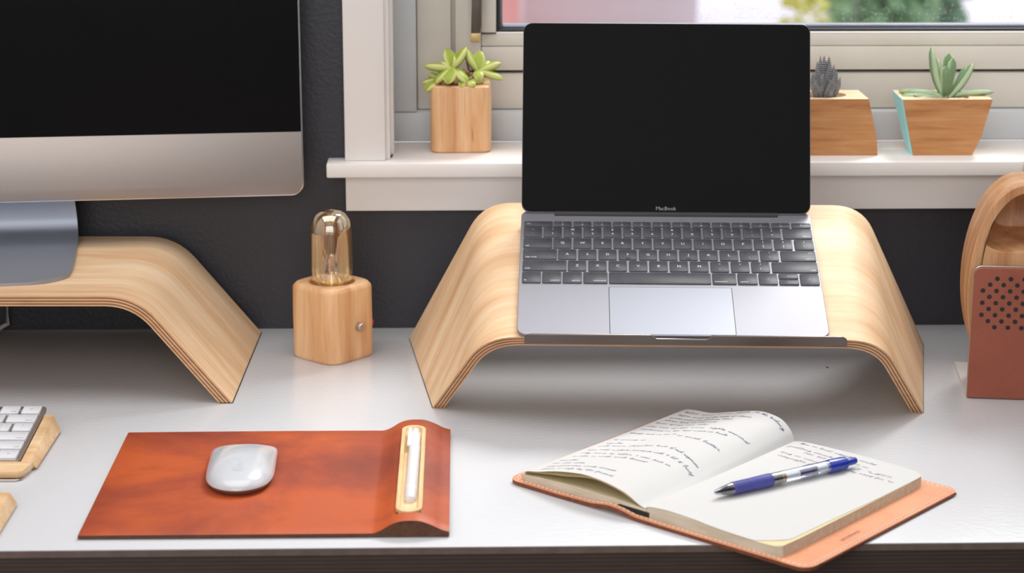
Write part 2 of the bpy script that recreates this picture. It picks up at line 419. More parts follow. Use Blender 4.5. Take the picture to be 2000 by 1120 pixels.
box('sash_stile', 29.4, 45, 722, 765, 303.6, 1318, 'frame_white', win, bev=1.0)
box('sash_rail', 29.4, 714, 726, 765, 262, 287.6, 'frame_white', win, bev=1.0)
box('sash_rail', 29.4, 714, 727.5, 765, 288.2, 301, 'frame_white', win, bev=1.0)
box('glazing_bead', 45, 682, 728, 745, 301, 303.0, 'trim_white', win, bev=0.6)
box('sash_stile', 682, 715, 726, 765, 301.2, 1318, 'frame_white', win, bev=1.5)
box('sash_rail', 45, 682, 726, 765, 1262, 1318, 'frame_white', win, bev=1.5)
box('gasket', 45, 49, 733, 748, 303, 1262, 'gasket_black', win, bev=0.6)
box('gasket', 49, 682, 733, 748, 303.2, 306.0, 'gasket_black', win, bev=0.6)
box('spacer', 49, 52.5, 742, 756, 306, 1262, 'spacer_grey', win, bev=0.8)
box('spacer', 52.5, 682, 742, 756, 306.0, 309.6, 'spacer_grey', win, bev=0.8)
box('glass_pane', 48, 683, 748, 752, 304, 1264, 'window_glass', win)
hd = bevelled('handle', [(17.5, 700, 296), (27.5, 700, 296), (27.5, 707, 296), (17.5, 707, 296), (20, 698, 372), (31, 698, 372), (31, 707, 372), (20, 707, 372)], BOXF, 'handle_bronze', win, 1.2)
bevelled('handle_tip', [(17.0, 699.4, 296.4), (28.0, 699.4, 296.4), (28.0, 707.4, 296.4), (17.0, 707.4, 296.4), (17.4, 699.2, 306), (28.3, 699.2, 306), (28.3, 707.6, 306), (17.4, 707.6, 306)], BOXF, 'handle_brass', hd, 1.0)
box('handle_mount', 15, 34, 706, 727, 345, 420, 'handle_bronze', hd, 2)
win2 = tag(empty('window_2', (0, 0, 0)), 'side window in the right wall meeting the other in the corner', kind='structure')
box('frame_base', 714.5, 760, -148, 714, 185.6, 218.3, 'frame_blue', win2, bev=2.5)
box('frame_rail', 726, 760, -148, 716, 219, 258.5, 'frame_white', win2, bev=1.5)
box('sash_rail', 726, 765, -140, 714, 259, 303, 'frame_white', win2, bev=1.5)
box('sash_rail', 726, 765, -140, 714, 1262, 1328, 'frame_white', win2, bev=1.5)
for y0_, y1_ in ((-148, -95), (682, 714)): box('sash_stile', 726, 765, y0_, y1_, 303.3, 1261.7, 'frame_white', win2, bev=1.5)
for y0_, y1_ in ((-95, 682),): box('glass_pane', 748, 752, y0_, y1_, 303.2, 1261.9, 'window_glass', win2)
win3 = tag(empty('window_3', (0, 0, 0)), 'wide window behind the camera', kind='structure')
for x0_, x1_ in ((-1400, -1350), (-725, -675), (-25, 25), (650, 700)): box('sash_stile', x0_, x1_, -2040, -2010, 110, 1610, 'frame_white', win3, 2)
for z0_, z1_ in ((60, 110), (1610, 1660)): box('sash_rail', -1400, 700, -2040, -2010, z0_, z1_, 'frame_white', win3, 2)
for x0_, x1_ in ((-1350, -725), (-675, -25), (25, 650)): box('glass_pane', x0_, x1_, -2027, -2023, 110, 1610, 'window_glass', win3)
def rain():
    rnd = random.Random(3); ch = []
    for i in range(900):
        if i < 620: x = rnd.uniform(240, 640); z = 312+abs(rnd.gauss(0, 12))
        else: x = rnd.uniform(60, 670); z = rnd.uniform(310, 420)
        if rnd.random() < 0.4: z = round(z/5)*5
        r = rnd.uniform(0.35, 1.25)
        v = [(x, 752+r*0.7, z)]; f = []
        for k in range(7):
            a = 2*math.pi*k/7; v.append((x+r*math.cos(a), 752.05, z+r*1.15*math.sin(a)))
        for k in range(7): f.append((0, 1+k, 1+(k+1) % 7))
        ch.append((v, f))
    o = joined('raindrops', ch, 'drop_glass', win); o['kind'] = 'stuff'
rain()

# ------------------------------------------------------------------ outside
tag(box('ground', -40000, 60000, -40000, 90000, -3700, -3500, 'street'), 'pale street far below the window', kind='structure')
def blob_crown(name, cx, cy, cz, rx, rz, n, mat, parent, seed):
    rnd = random.Random(seed); ch = []
    bm = bmesh.new(); bmesh.ops.create_icosphere(bm, subdivisions=1, radius=1); bm.verts.ensure_lookup_table()
    bv = [v.co.copy() for v in bm.verts]; bf = [tuple(v.index for v in f.verts) for f in bm.faces]; bm.free()
    for i in range(n):
        while True:
            p = Vector((rnd.uniform(-1, 1), rnd.uniform(-1, 1), rnd.uniform(-1, 1)))
            if 0.35 < p.length < 1: break
        r = rnd.uniform(0.10, 0.22)*rx
        ch.append(([(cx+p.x*rx+v.x*r*rnd.uniform(0.7, 1.3), cy+p.y*rx+v.y*r, cz+p.z*rz+v.z*r*rnd.uniform(0.6, 1.2)) for v in bv], bf))
    o = joined(name, ch, mat, parent, 0); o['kind'] = 'stuff'; return o
def tree(name, x, y, h, rx, rz, mat, label, seed, cat='tree'):
    t = tag(empty(name, (x, y, -3500)), label, cat, 'greenery across the street')
    tube('trunk', [(0, 0, 0), (60, 20, h*0.4), (0, 0, h*0.8)], [160, 120, 60], 'trunk', t)
    blob_crown('crown', 0, 0, h, rx, rz, 240, mat, t, seed)
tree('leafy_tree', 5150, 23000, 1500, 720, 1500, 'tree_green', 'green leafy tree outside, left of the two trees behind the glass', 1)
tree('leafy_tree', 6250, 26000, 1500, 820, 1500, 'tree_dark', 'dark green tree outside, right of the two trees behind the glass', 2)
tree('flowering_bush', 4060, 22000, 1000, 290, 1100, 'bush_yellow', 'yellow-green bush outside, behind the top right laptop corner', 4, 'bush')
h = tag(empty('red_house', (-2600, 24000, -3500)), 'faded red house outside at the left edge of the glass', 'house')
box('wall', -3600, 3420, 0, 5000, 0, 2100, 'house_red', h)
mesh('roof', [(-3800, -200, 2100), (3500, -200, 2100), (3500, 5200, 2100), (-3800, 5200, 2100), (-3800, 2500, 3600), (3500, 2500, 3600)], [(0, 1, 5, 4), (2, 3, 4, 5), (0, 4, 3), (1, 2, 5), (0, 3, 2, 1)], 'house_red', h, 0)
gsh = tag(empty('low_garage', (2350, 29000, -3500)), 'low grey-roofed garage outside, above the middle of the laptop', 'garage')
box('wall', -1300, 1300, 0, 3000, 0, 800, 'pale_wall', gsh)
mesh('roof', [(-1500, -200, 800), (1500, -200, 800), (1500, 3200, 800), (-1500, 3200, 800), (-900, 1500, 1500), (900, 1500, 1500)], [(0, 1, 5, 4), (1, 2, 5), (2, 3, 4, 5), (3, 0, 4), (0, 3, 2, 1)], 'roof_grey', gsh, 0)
# ------------------------------------------------------------------ desk
desk = tag(empty('desk', (0, 0, 0)), 'white-topped desk with a dark layered plywood front edge', 'desk')
box('desktop', -1300, 600, 0.6, WY-0.5, -0.9, 0, 'desk_white', desk, 0.3)
box('edge_band', -1300, 600, 0, WY-1, -6.0, -0.95, 'desk_band', desk)
box('edge_plies', -1300, 600, 0.8, WY-1, -46, -6.05, 'desk_edge', desk)
for sx in (-1230, 520):
    for yy in (40, 540): box('leg', sx, sx+60, yy, yy+60, -740, -46, 'desk_band', desk, 3)
tag(lathe('dark_speck', [(0.2, 0), (1.3, 0.1), (1.1, 0.6), (0.2, 0.9)], 'rubber_black', None, 12, 'Z', (371.5, 470, 0)), 'tiny black speck on the desk under the laptop stand', 'speck')

# ------------------------------------------------------------------ bent plywood stands
def profile(foot, top, slope, th, fil, nf=8, nl=6):
    """half profile from centre out: outer and inner polylines (x, z), matched point by point"""
    def build(t, f, fl, first):
        cx = f-slope*t; ln = math.hypot(slope, 1)
        a = (cx-fl, t); e = (cx+slope/ln*fl, t-fl/ln)
        pts = [(cx*k/4*0.0+(cx-fl)*k/4, t) for k in range(4)]
        for k in range(nf+1):
            s = k/nf; pts.append(tuple((1-s)**2*a[i]+2*s*(1-s)*(cx, t)[i]+s*s*e[i] for i in (0, 1)))
        for k in range(1, nl+1):
            s = k/nl; pts.append((e[0]+(f-e[0])*s, e[1]*(1-s)))
        return pts
    ln = math.hypot(slope, 1)
    return build(top, foot, fil, 0), build(top-th, foot-th*ln, fil*0.86, 1)
def mirror(p): return [(-x, z) for x, z in p[:0:-1]]+p
def bent_stand(name, loc, yaw, fr, bk, yf, yb, th, label):
    t = tag(empty(name, loc, (0, 0, R(yaw))), label, 'stand')
    fo, fi = [mirror(p) for p in profile(*fr, th, 30)]; bo, bi = [mirror(p) for p in profile(*bk, th, 30)]
    n = len(fo); ny = 6
    def arc(p):
        s = [0]
        for a, b2 in zip(p, p[1:]): s.append(s[-1]+math.hypot(b2[0]-a[0], b2[1]-a[1]))
        return s
    def sheet(nm, pf, pb):
        v, uv, f = [], [], []; s = arc(pb)
        for j in range(ny+1):
            k = j/ny
            for i in range(n):
                a = (pf[i][0], yf(pf[i][1]), pf[i][1]); b2 = (pb[i][0], yb(pb[i][1]), pb[i][1])
                p = tuple(a[q]*(1-k)+b2[q]*k for q in range(3)); v.append(p); uv.append((s[i]*S, p[1]*S))
        for j in range(ny):
            for i in range(n-1): f.append((j*n+i, j*n+i+1, (j+1)*n+i+1, (j+1)*n+i))
        return mesh(nm, v, f, 'ply_face', t, 40, uv)
    sheet('top_veneer', fo, bo); sheet('under_veneer', fi, bi)
    def edge(nm, po, pi_, yfun, off):
        v, uv, f = [], [], []
        for i in range(n):
            v.append((po[i][0], yfun(po[i][1])+off, po[i][1])); uv.append((i*0.01, 1.0))
            v.append((pi_[i][0], yfun(pi_[i][1])+off, pi_[i][1])); uv.append((i*0.01, 0.0))
        for i in range(n-1): f.append((2*i, 2*i+1, 2*i+3, 2*i+2))
        return mesh(nm, v, f, 'ply_edge', t, 40, uv)
    edge('ply_edge', fo, fi, yf, 0); edge('ply_edge', bo, bi, yb, 0)
    for i in (0, n-1):
        v = [(fo[i][0], yf(0), 0.0), (fi[i][0], yf(0), 0.0), (bi[i][0], yb(0), 0.0), (bo[i][0], yb(0), 0.0)]
        mesh('foot_pad', [(x, y, 0.9) for x, y, z in v]+[(x, y, 0.05) for x, y, z in v], BOXF, 'rubber_black', t, 0)
    return t
bent_stand('monitor_stand', (-476, 493.5, 0), -1.2, (268, 105, 0.82), (268, 105, 0.82), lambda z: -121.7, lambda z: 121.7, 10,
           'bent plywood stand carrying the big desktop computer')
lst = bent_stand('laptop_stand', (212.8, 452, 0), -3.1, (229.3, 85, 0.60), (268.6, 162.5, 0.50),
                 lambda z: -117-0.612*z, lambda z: 117-0.443*z, 9.5, 'bent plywood stand with a steel lip, raising the open laptop')
SL = math.atan2(162.5-85, 45+169)
def slope_pt(x, e, n): return (x, -169+e*math.cos(SL)-n*math.sin(SL), 85+e*math.sin(SL)+n*math.cos(SL))
def ledge():
    o = [(-142, 0.3), (-142, 5.5)]
    for k in range(1, 6): a = R(180-90*k/5); o.append((-135+7*math.cos(a), 5.5+5.5*math.sin(a)))
    o += [(-29, 11.0), (-24, 7.0), (21, 7.0), (26, 11.0), (139, 11.0)]
    for k in range(1, 6): a = R(90-90*k/5); o.append((139+7*math.cos(a), 5.5+5.5*math.sin(a)))
    o += [(146, 0.3)]
    n = len(o)
    v = [slope_pt(x, -11, z) for x, z in o]+[slope_pt(x, -9, z) for x, z in o]
    f = [tuple(range(n)), tuple(range(n, 2*n))]+[(j, (j+1) % n, n+(j+1) % n, n+j) for j in range(n)]
    led = bevelled('ledge', v, f, 'ledge_metal', lst, 0.5, 1)
    q = [(-138, -10.8, 0.3), (126, -10.8, 0.3), (126, 20, 0.1), (-138, 20, 0.1), (-138, -10.8, 1.2), (126, -10.8, 1.2), (126, 20, 1.0), (-138, 20, 1.0)]
    bevelled('ledge_tongue', [slope_pt(*p) for p in q], BOXF, 'steel', led, 0.2, 1)
ledge()

# ------------------------------------------------------------------ laptop
lap = tag(empty('laptop', (199.775, 369.767, 125.945), (R(22.035), 0, R(-3.149))), 'open grey laptop with a black screen on the plywood stand', 'laptop')
W2, H2 = 140.25, 98.25
def lap_base():
    out = rrect(-W2, W2, -H2, H2, 9, 6); n = len(out)
    bot = lambda y: -4.2-(y+H2)/(2*H2)*8.2
    rings = [[(x*0.985, y*0.985, bot(y)) for x, y in out], [(x, y, bot(y)*0.45-0.3) for x, y in out], [(x, y, -0.5) for x, y in out], [(x*0.9975, y*0.9965, 0) for x, y in out]]
    return loft('base', rings, 'space_grey', lap, True, True, True, 30)
lap_base()
def rounded_key_mesh(w, h, r, z0, z1, mat, dish=0.0):
    o = rrect(-w/2, w/2, -h/2, h/2, r, 3); n = len(o); k = 1-0.5/min(w, h)*1.0
    rings = [[(x, y, z0) for x, y in o], [(x, y, z1-0.25) for x, y in o], [(x-math.copysign(0.3, x), y-math.copysign(0.3, y), z1) for x, y in o]]
    v = [p for q in rings for p in q]; f = []
    for i in range(2):
        for j in range(n): f.append((i*n+j, i*n+(j+1) % n, (i+1)*n+(j+1) % n, (i+1)*n+j))
    f.append(tuple(2*n+j for j in range(n)))
    me = bpy.data.meshes.new('key'); me.from_pydata([(a*S, b2*S, c*S) for a, b2, c in v], [], f); me.update()
    me.materials.append(MATS[mat])
    for p in me.polygons: p.use_smooth = True
    me.set_sharp_from_angle(angle=R(40)); return me
KM = {}
def key(parent, x0, x1, y0, y1, z0, z1, mat, legs, lmat, name='key'):
    kk = (round(x1-x0, 2), round(y1-y0, 2), z0, z1, mat)
    if kk not in KM: KM[kk] = rounded_key_mesh(x1-x0, y1-y0, 1.3, z0, z1, mat)
    o = link(bpy.data.objects.new(name, KM[kk]), parent); o.location = ((x0+x1)/2*S, (y0+y1)/2*S, 0)
    for (s, sz, px, py, al) in legs: legend(s, sz, (px, py, z1+0.08), lmat, o, align=al)
    return o
box('key_well', -138.2, 139.6, -22.6, 79.8, 0.02, 0.12, 'space_grey', lap)
P = 19.07; G = 1.9
def krow(y1, y0, items):
    for (x0, x1, legs) in items: key(lap, x0, x1, y0, y1, 0.1, 1.1, 'key_black', legs, 'legend_white')
def one(s, sz=4.6): return [(s, sz, 0, 0, 'CENTER')]
def two(a, b2): return [(a, 3.6, 0, 4.0, 'CENTER'), (b2, 4.2, 0, -2.8, 'CENTER')]
def low(s, w, right=False): return [(s, 2.9, (w/2-2.0) if right else (-w/2+2.0), -4.8, 'RIGHT' if right else 'LEFT')]
seq = lambda x0, n, lg: [(x0+P*i, x0+P*(i+1)-G, lg[i]) for i in range(n)]
fl = ['F%d' % i for i in range(1, 13)]
krow(78.7, 70.6, [(-137.1, -109.7, [('esc', 2.6, -11, 0, 'LEFT')])]+seq(-108.6, 12, [[('o', 1.9, 0, 1.7, 'CENTER'), (s, 2.0, 0, -1.8, 'CENTER')] for s in fl])+[(120.3, 138.6, [('O', 2.4, 0, 0, 'CENTER')])])
krow(69.2, 52.8, seq(-137.1, 13, [two(*q) for q in zip('~!@#$%^&*()_+', '`1234567890-=')])+[(110.9, 138.6, low('delete', 27.7, True))])
krow(50.9, 34.5, [(-137.1, -109.8, low('tab', 27.3))]+seq(-108.6, 12, [one(q) for q in 'QWERTYUIOP']+[two('{', '['), two('}', ']')])+[(120.4, 138.6, two('|', '\\'))])
krow(32.5, 16.2, [(-137.1, -105.2, low('caps lock', 31.9)+[('.', 4, -13.5, 5.6, 'LEFT')])]+seq(-104.0, 11, [one(q) for q in 'ASDFGHJKL']+[two(':', ';'), two('"', "'")])+[(105.9, 138.8, low('return', 32.9, True)+[('enter', 2.2, 14.4, 4.6, 'RIGHT')])])
krow(14.2, -2.1, [(-137.2, -96.0, low('shift', 41.2))]+seq(-94.6, 10, [one(q) for q in 'ZXCVBNM']+[two('<', ','), two('>', '.'), two('?', '/')])+[(96.3, 139.0, low('shift', 42.7, True))])
b0, b1 = -4.1, -21.2
krow(b0, b1, [(-137.3, -119.7, low('fn', 17.6)), (-118.5, -100.7, low('control', 17.8, True)), (-99.5, -81.5, low('option', 18, True)), (-80.2, -57.6, low('command', 22.6, True)),
              (-56.3, 38.3, []), (39.6, 61.8, low('command', 22.2)), (63.1, 81.4, low('option', 18.3)), (82.7, 100.0, [('<', 2.6, 0, 0, 'CENTER')]), (120.9, 138.6, [('>', 2.6, 0, 0, 'CENTER')])])
krow(-4.1, -12.0, [(101.3, 119.6, [('^', 2.6, 0, -0.6, 'CENTER')])]); krow(-13.3, -21.2, [(101.3, 119.6, [('v', 2.2, 0, 0, 'CENTER')])])
tp = prism('trackpad_gap', rrect(-56.9, 56.9, -97.0, -25.7, 1.5, 3), 0.02, 0.10, 'key_well', lap)
prism('trackpad', rrect(-56.3, 56.3, -97.0, -26.3, 1.3, 3), 0.05, 0.22, 'space_grey_pad', lap)
for dx in (-20, 20):
    box('homing_bar', dx*0+(-104.0+P*3+8.9 if dx < 0 else -104.0+P*6+8.9)-2.2, (-104.0+P*3+8.9 if dx < 0 else -104.0+P*6+8.9)+2.2, 17.6, 18.3, 1.05, 1.4, 'key_well', lap)
LA = R(71.153-22.035)
def lid_pt(x, h, n): return (x, 92.25+h*math.cos(LA)-n*math.sin(LA), 1.0+h*math.sin(LA)+n*math.cos(LA))   # n: towards the outer side when negative
def lid_plate(name, x0, x1, h0, h1, n0, n1, r, mat, parent, bev=0.3):
    o = rrect(x0, x1, h0, h1, r, 6); n = len(o)
    v = [lid_pt(x, hh, n0) for x, hh in o]+[lid_pt(x, hh, n1) for x, hh in o]
    f = [tuple(range(n)), tuple(range(n, 2*n))]+[(j, (j+1) % n, n+(j+1) % n, n+j) for j in range(n)]
    return bevelled(name, v, f, mat, parent, bev, 1, 40)
lid = lid_plate('lid_shell', -W2, W2, 0.5, 188, -4.6, -0.9, 9, 'space_grey', lap, 0.8)
scr = lid_plate('screen', -W2+0.5, W2-0.5, 1.5, 187.5, -0.9, 0, 8.5, 'screen_black', lap, 0.3)
lid_plate('display_panel', -129.5, 129.5, 14, 176, 0.0, 0.08, 0.5, 'screen_black', scr, 0)
lathe('webcam', [(0.2, 0.05), (1.0, 0.05), (1.0, 0.15), (0.2, 0.15)], 'key_well', scr, 10, 'Y', lid_pt(0, 182, 0.1))
lathe('hinge', [(4.2, -108), (4.2, 108)], 'hinge_black', lap, 16, 'X', (0, 93.2, -1.4))
lt = legend('MacBook', 5.2, lid_pt(0, 5.4, 0.2), 'legend_dim', scr, 'lettering', (LA, 0, 0))

# ------------------------------------------------------------------ desktop computer
mon = tag(empty('desktop_computer', (-478, 546, 105), (0, 0, R(6.0))), 'large all-in-one desktop computer with black screen and aluminium chin', 'computer')
TB = math.tan(R(3.0)); HB, HT = 50, 508
def mon_pt(x, y, z): return (x, y+(z-HB)*TB, z)
def mon_plate(name, x0, x1, z0, z1, y0, y1, outline, mat, parent, bev=0.4):
    n = len(outline)
    v = [mon_pt(x, y0, z) for x, z in outline]+[mon_pt(x, y1, z) for x, z in outline]
    f = [tuple(range(n)), tuple(range(n, 2*n))]+[(j, (j+1) % n, n+(j+1) % n, n+j) for j in range(n)]
    return bevelled(name, v, f, mat, parent, bev, 2, 40)
full = rrect(-325, 325, HB, HT, 13, 8)
mon_plate('edge_frame', 0, 0, 0, 0, 0.6, 6, full, 'bright_edge', mon, 0.8)
CH = 116
chin = [(x, z) for x, z in rrect(-323.6, 323.6, HB+1.2, HT, 12, 8) if z < 200]
chin = [(323.6, CH)]+[(-323.6, CH)]+chin
mon_plate('chin', 0, 0, 0, 0, -0.8, 0.7, chin, 'aluminium', mon, 0.3)
scrn = [(x, z) for x, z in rrect(-323.2, 323.2, HB, HT-1.4, 12, 8) if z > 200]+[(-323.2, CH+0.3), (323.2, CH+0.3)]
mon_plate('screen', 0, 0, 0, 0, -0.9, 0.7, scrn, 'screen_black', mon, 0.2)
zc = (HB+HT)/2
rings = []
for k, (sc_, dy) in enumerate(((0.995, 5.5), (0.93, 12), (0.80, 22), (0.60, 32), (0.35, 38), (0.1, 40))):
    rings.append([mon_pt(x*sc_, dy, zc+(z-zc)*sc_) for x, z in full])
loft('back_shell', rings, 'aluminium', mon)
def mon_stand():
    half = [(60, -144.2), (74, -140), (83.5, -133.4), (90.5, -125), (94.3, -116.5), (95.5, -103), (95.5, -84), (94.5, -50), (93, -19), (92, 10)]
    pts = [(-60, -144.2), (0, -145.5)]
    # cross sections along the plate: (half width, y, z, tilt of thickness)
    rows = [(30, -145.4, 0.1), (60, -144.2, 0.1), (74, -140.2, 0.1), (83.5, -133.4, 0.1), (90.5, -125, 0.1), (94.3, -116.5, 0.1), (95.5, -100, 0.1), (95.5, -70, 0.1), (94.5, -30, 0.1), (93.5, 5, 0.2),
            (93.2, 18, 1.5), (93.0, 29, 6), (92.6, 36, 14), (92.0, 39, 26), (91, 38, 42), (89, 33.5, 70), (86, 27, 110), (84, 22, 140)]
    n = 9; top, bot = [], []
    for i, (hw, y, z) in enumerate(rows):
        y2, z2 = rows[min(i+1, len(rows)-1)][1:]; y1, z1 = rows[max(i-1, 0)][1:]
        d = Vector((y2-y1, z2-z1)).normalized(); nrm = (-d[1], d[0]); th = 4.5 if i > 1 else 3
        top.append([(hw*(2*k/(n-1)-1), y+nrm[0]*th, z+nrm[1]*th) for k in range(n)])
        bot.append([(hw*(2*k/(n-1)-1), y, z) for k in range(n)])
    rings = [t_+b_[::-1] for t_, b_ in zip(top, bot)]
    return loft('foot', rings, 'stand_metal', mon, True, True, True, 30)
ft = mon_stand()
box('stand_hinge', -40, 40, 14, 34, 138, 170, 'stand_metal', mon, 2)
tag(tube('power_cord', [(-471, 604, 200), (-472, 621, 160), (-473, 622, 100), (-473, 621, 40), (-475, 618, 9), (-488, 606, 3.2), (-540, 590, 3.1), (-640, 600, 3.1)], 3.0, 'cord_grey', None, 10),
    'grey power cord hanging behind the plywood monitor stand', 'cord')

# ------------------------------------------------------------------ lamp
lamp = tag(empty('table_lamp', (-125, 527, 0), (0, 0, R(47))), 'small wooden cube lamp with a bare glass filament bulb', 'lamp')
def lamp_base():
    out = []
    for k in range(72):
        a = 2*math.pi*k/72; c, s = math.cos(a), math.sin(a); e = 4.6
        r = (abs(c)**e+abs(s)**e)**(-1/e); out.append((c*r*33, s*r*33))
    sc = lambda f, z: [(x*f, y*f, z) for x, y in out]
    circ = lambda r, z: [(r*math.cos(2*math.pi*k/72), r*math.sin(2*math.pi*k/72), z) for k in range(72)]
    rings = [sc(0.95, 0), sc(0.985, 1.5), sc(0.99, 4), sc(1.0, 40), sc(0.99, 72.5), sc(0.975, 74.5), sc(0.90, 77.5), sc(0.87, 78), circ(24, 78), circ(23, 77), circ(22.6, 66), circ(8, 64)]
    return loft('base', rings, 'maple_z', lamp, True, True)
lamp_base()
lathe('socket', [(14, 64.2), (14, 70), (12, 72)], 'brass', lamp, 32)
bulb = lathe('bulb', [(9, 70), (14, 72), (19, 76), (21.3, 82), (21.6, 92), (21.6, 128), (21.0, 134), (18.8, 141), (15, 146.6), (10, 150), (5, 151.3), (1.6, 151.8), (0.2, 151.9)], 'bulb_glass', lamp, 48, caps=False)
lathe('glass_stem', [(8, 71), (7, 78), (3, 86), (2.2, 100), (3.2, 104), (1, 106)], 'bulb_glass', bulb, 20)
tube('support_wire', [(0, 0, 104), (0.4, 0.3, 125), (0, 0, 140)], 0.7, 'brass', bulb, 6)
pts = []
for k in range(6):
    a = 2*math.pi*k/6
    pts += [(7*math.cos(a), 7*math.sin(a), 138), (8.5*math.cos(a+0.5), 8.5*math.sin(a+0.5), 100)]
tube('filament', pts, 0.45, 'filament', bulb, 5)
for k in range(4): tube('hook', [(0, 0, 139), (7*math.cos(k*1.57+0.3), 7*math.sin(k*1.57+0.3), 139)], 0.35, 'brass', bulb, 5)
kn = lathe('knob', [(4.6, 0), (4.6, 5), (4.0, 6), (0.4, 6.2)], 'steel', lamp, 24, 'Y', (0, 0, 0)); kn.rotation_euler = (0, 0, R(180)); kn.location = (4*S, -33.0*S, 35*S)
rb = lathe('red_button', [(5, 0), (5, 4.6), (4, 5.2)], 'red_plastic', lamp, 16, 'X'); rb.location = (31.8*S, -17*S, 31*S)

# ------------------------------------------------------------------ mouse pad
pad = tag(empty('mouse_pad', (-150, 145.4, 0), (0, 0, R(-0.15))), 'reddish-brown leather mouse pad with a raised pen tray at one side', 'mouse pad')
PW, PH = 144.4, 125.1
prof = smoothtab([(82, 4.2), (86, 4.6), (92, 7.2), (99, 11.6), (106, 14.0), (114, 14.6), (122, 14.0), (131, 10.6), (138, 7.0), (144.4, 5.0)], 4)
def pad_top(x): return 4.2 if x < 82 else interp(prof, x)
def pad_leather():
    xs = [-PW, -PW+1]+[-PW+1+(82+PW-1)*k/10 for k in range(1, 10)]+[p[0] for p in prof]; ys = [-PH, -PH+0.8]+[-107.6, -107.2, -60, 0, 60, 105.2, 105.6, PH-0.8, PH]
    v, f = [], []; nx = len(xs)
    for y in ys:
        ed = 0.5 if abs(abs(y)-PH) < 0.01 else 0
        for x in xs: v.append((x, y+1.3*math.sin((x+PW)/95.0) if y > 120 else y, (8.0 if 103.2 < x < 121.6 and -107.4 < y < 105.4 else pad_top(x))-ed-(0.5 if x <= -PW+0.01 else 0)))
    for j in range(len(ys)-1):
        for i in range(nx-1): f.append((j*nx+i, j*nx+i+1, (j+1)*nx+i+1, (j+1)*nx+i))
    o = mesh('leather_top', v, f, 'pad_leather', pad, 40)
    # core with visible edges
    pr = [(x, pad_top(x)-(0.9 if x > -PW+0.01 else 1.2)) for x in xs]
    n = len(pr); rings = []
    for y in (-PH+0.15, -107.8, -107.5, 105.5, 105.8, PH-0.9):
        rings.append([(x, y, min(z, 7.0) if 102.6 < x < 122.2 and -107.6 < y < 105.6 else z) for x, z in pr]+[(PW, y, 0.8), (-PW, y, 0.8)])
    loft('pad_core', rings, 'pad_edge', pad, True, True, True, 30)
pad_leather()
def pen_tray():
    # oval wooden insert with a scooped channel
    cx, y0, y1 = 112.4, -108.4, 106
    def oval(hw, e0, e1, z, n=12):
        r = []
        for k in range(n+1): a = R(180*k/n); r.append((cx+hw*math.cos(a), e1-hw+hw*math.sin(a), z))
        for k in range(n+1): a = R(180+180*k/n); r.append((cx+hw*math.cos(a), e0+hw+hw*math.sin(a), z))
        return r
    rings = [oval(10.6, y0, y1, 12.6), oval(10.6, y0, y1, 15.3), oval(10.2, y0+.4, y1-.4, 15.7), oval(7.4, y0+3.0, y1-3.0, 15.7), oval(7.0, y0+3.6, y1-3.6, 15.2), oval(6.6, y0+10, y1-5, 12.0), oval(5.4, y0+22, y1-8, 9.8), oval(3.0, y0+26, y1-11, 9.0)]
    loft('pen_tray', rings, 'pen_tray_wood', pad)
pen_tray()
pw = tag(empty('white_pen', (-37.2, 63, 14.6), (R(0.0), 0, R(-0.5))), 'white plastic pen lying in the tray of the mouse pad', 'pen')
lathe('barrel', [(1.2, 0), (3.6, 1.2), (4.8, 5), (5.0, 20), (5.0, 128), (4.6, 134), (4.2, 136)], 'pen_frost', pw, 24, 'Y')
lathe('cap', [(4.0, 135), (4.6, 137), (4.6, 160), (3.2, 165), (3.0, 175), (2.2, 177)], 'pen_white', pw, 20, 'Y')
box('clip', -6.4, -3.0, 126, 172, 2.0, 4.4, 'pen_white', pw, 0.8)
lathe('grip_ring', [(5.05, 22), (5.2, 23), (5.2, 25), (5.05, 26)], 'pen_white', pw, 24, 'Y')

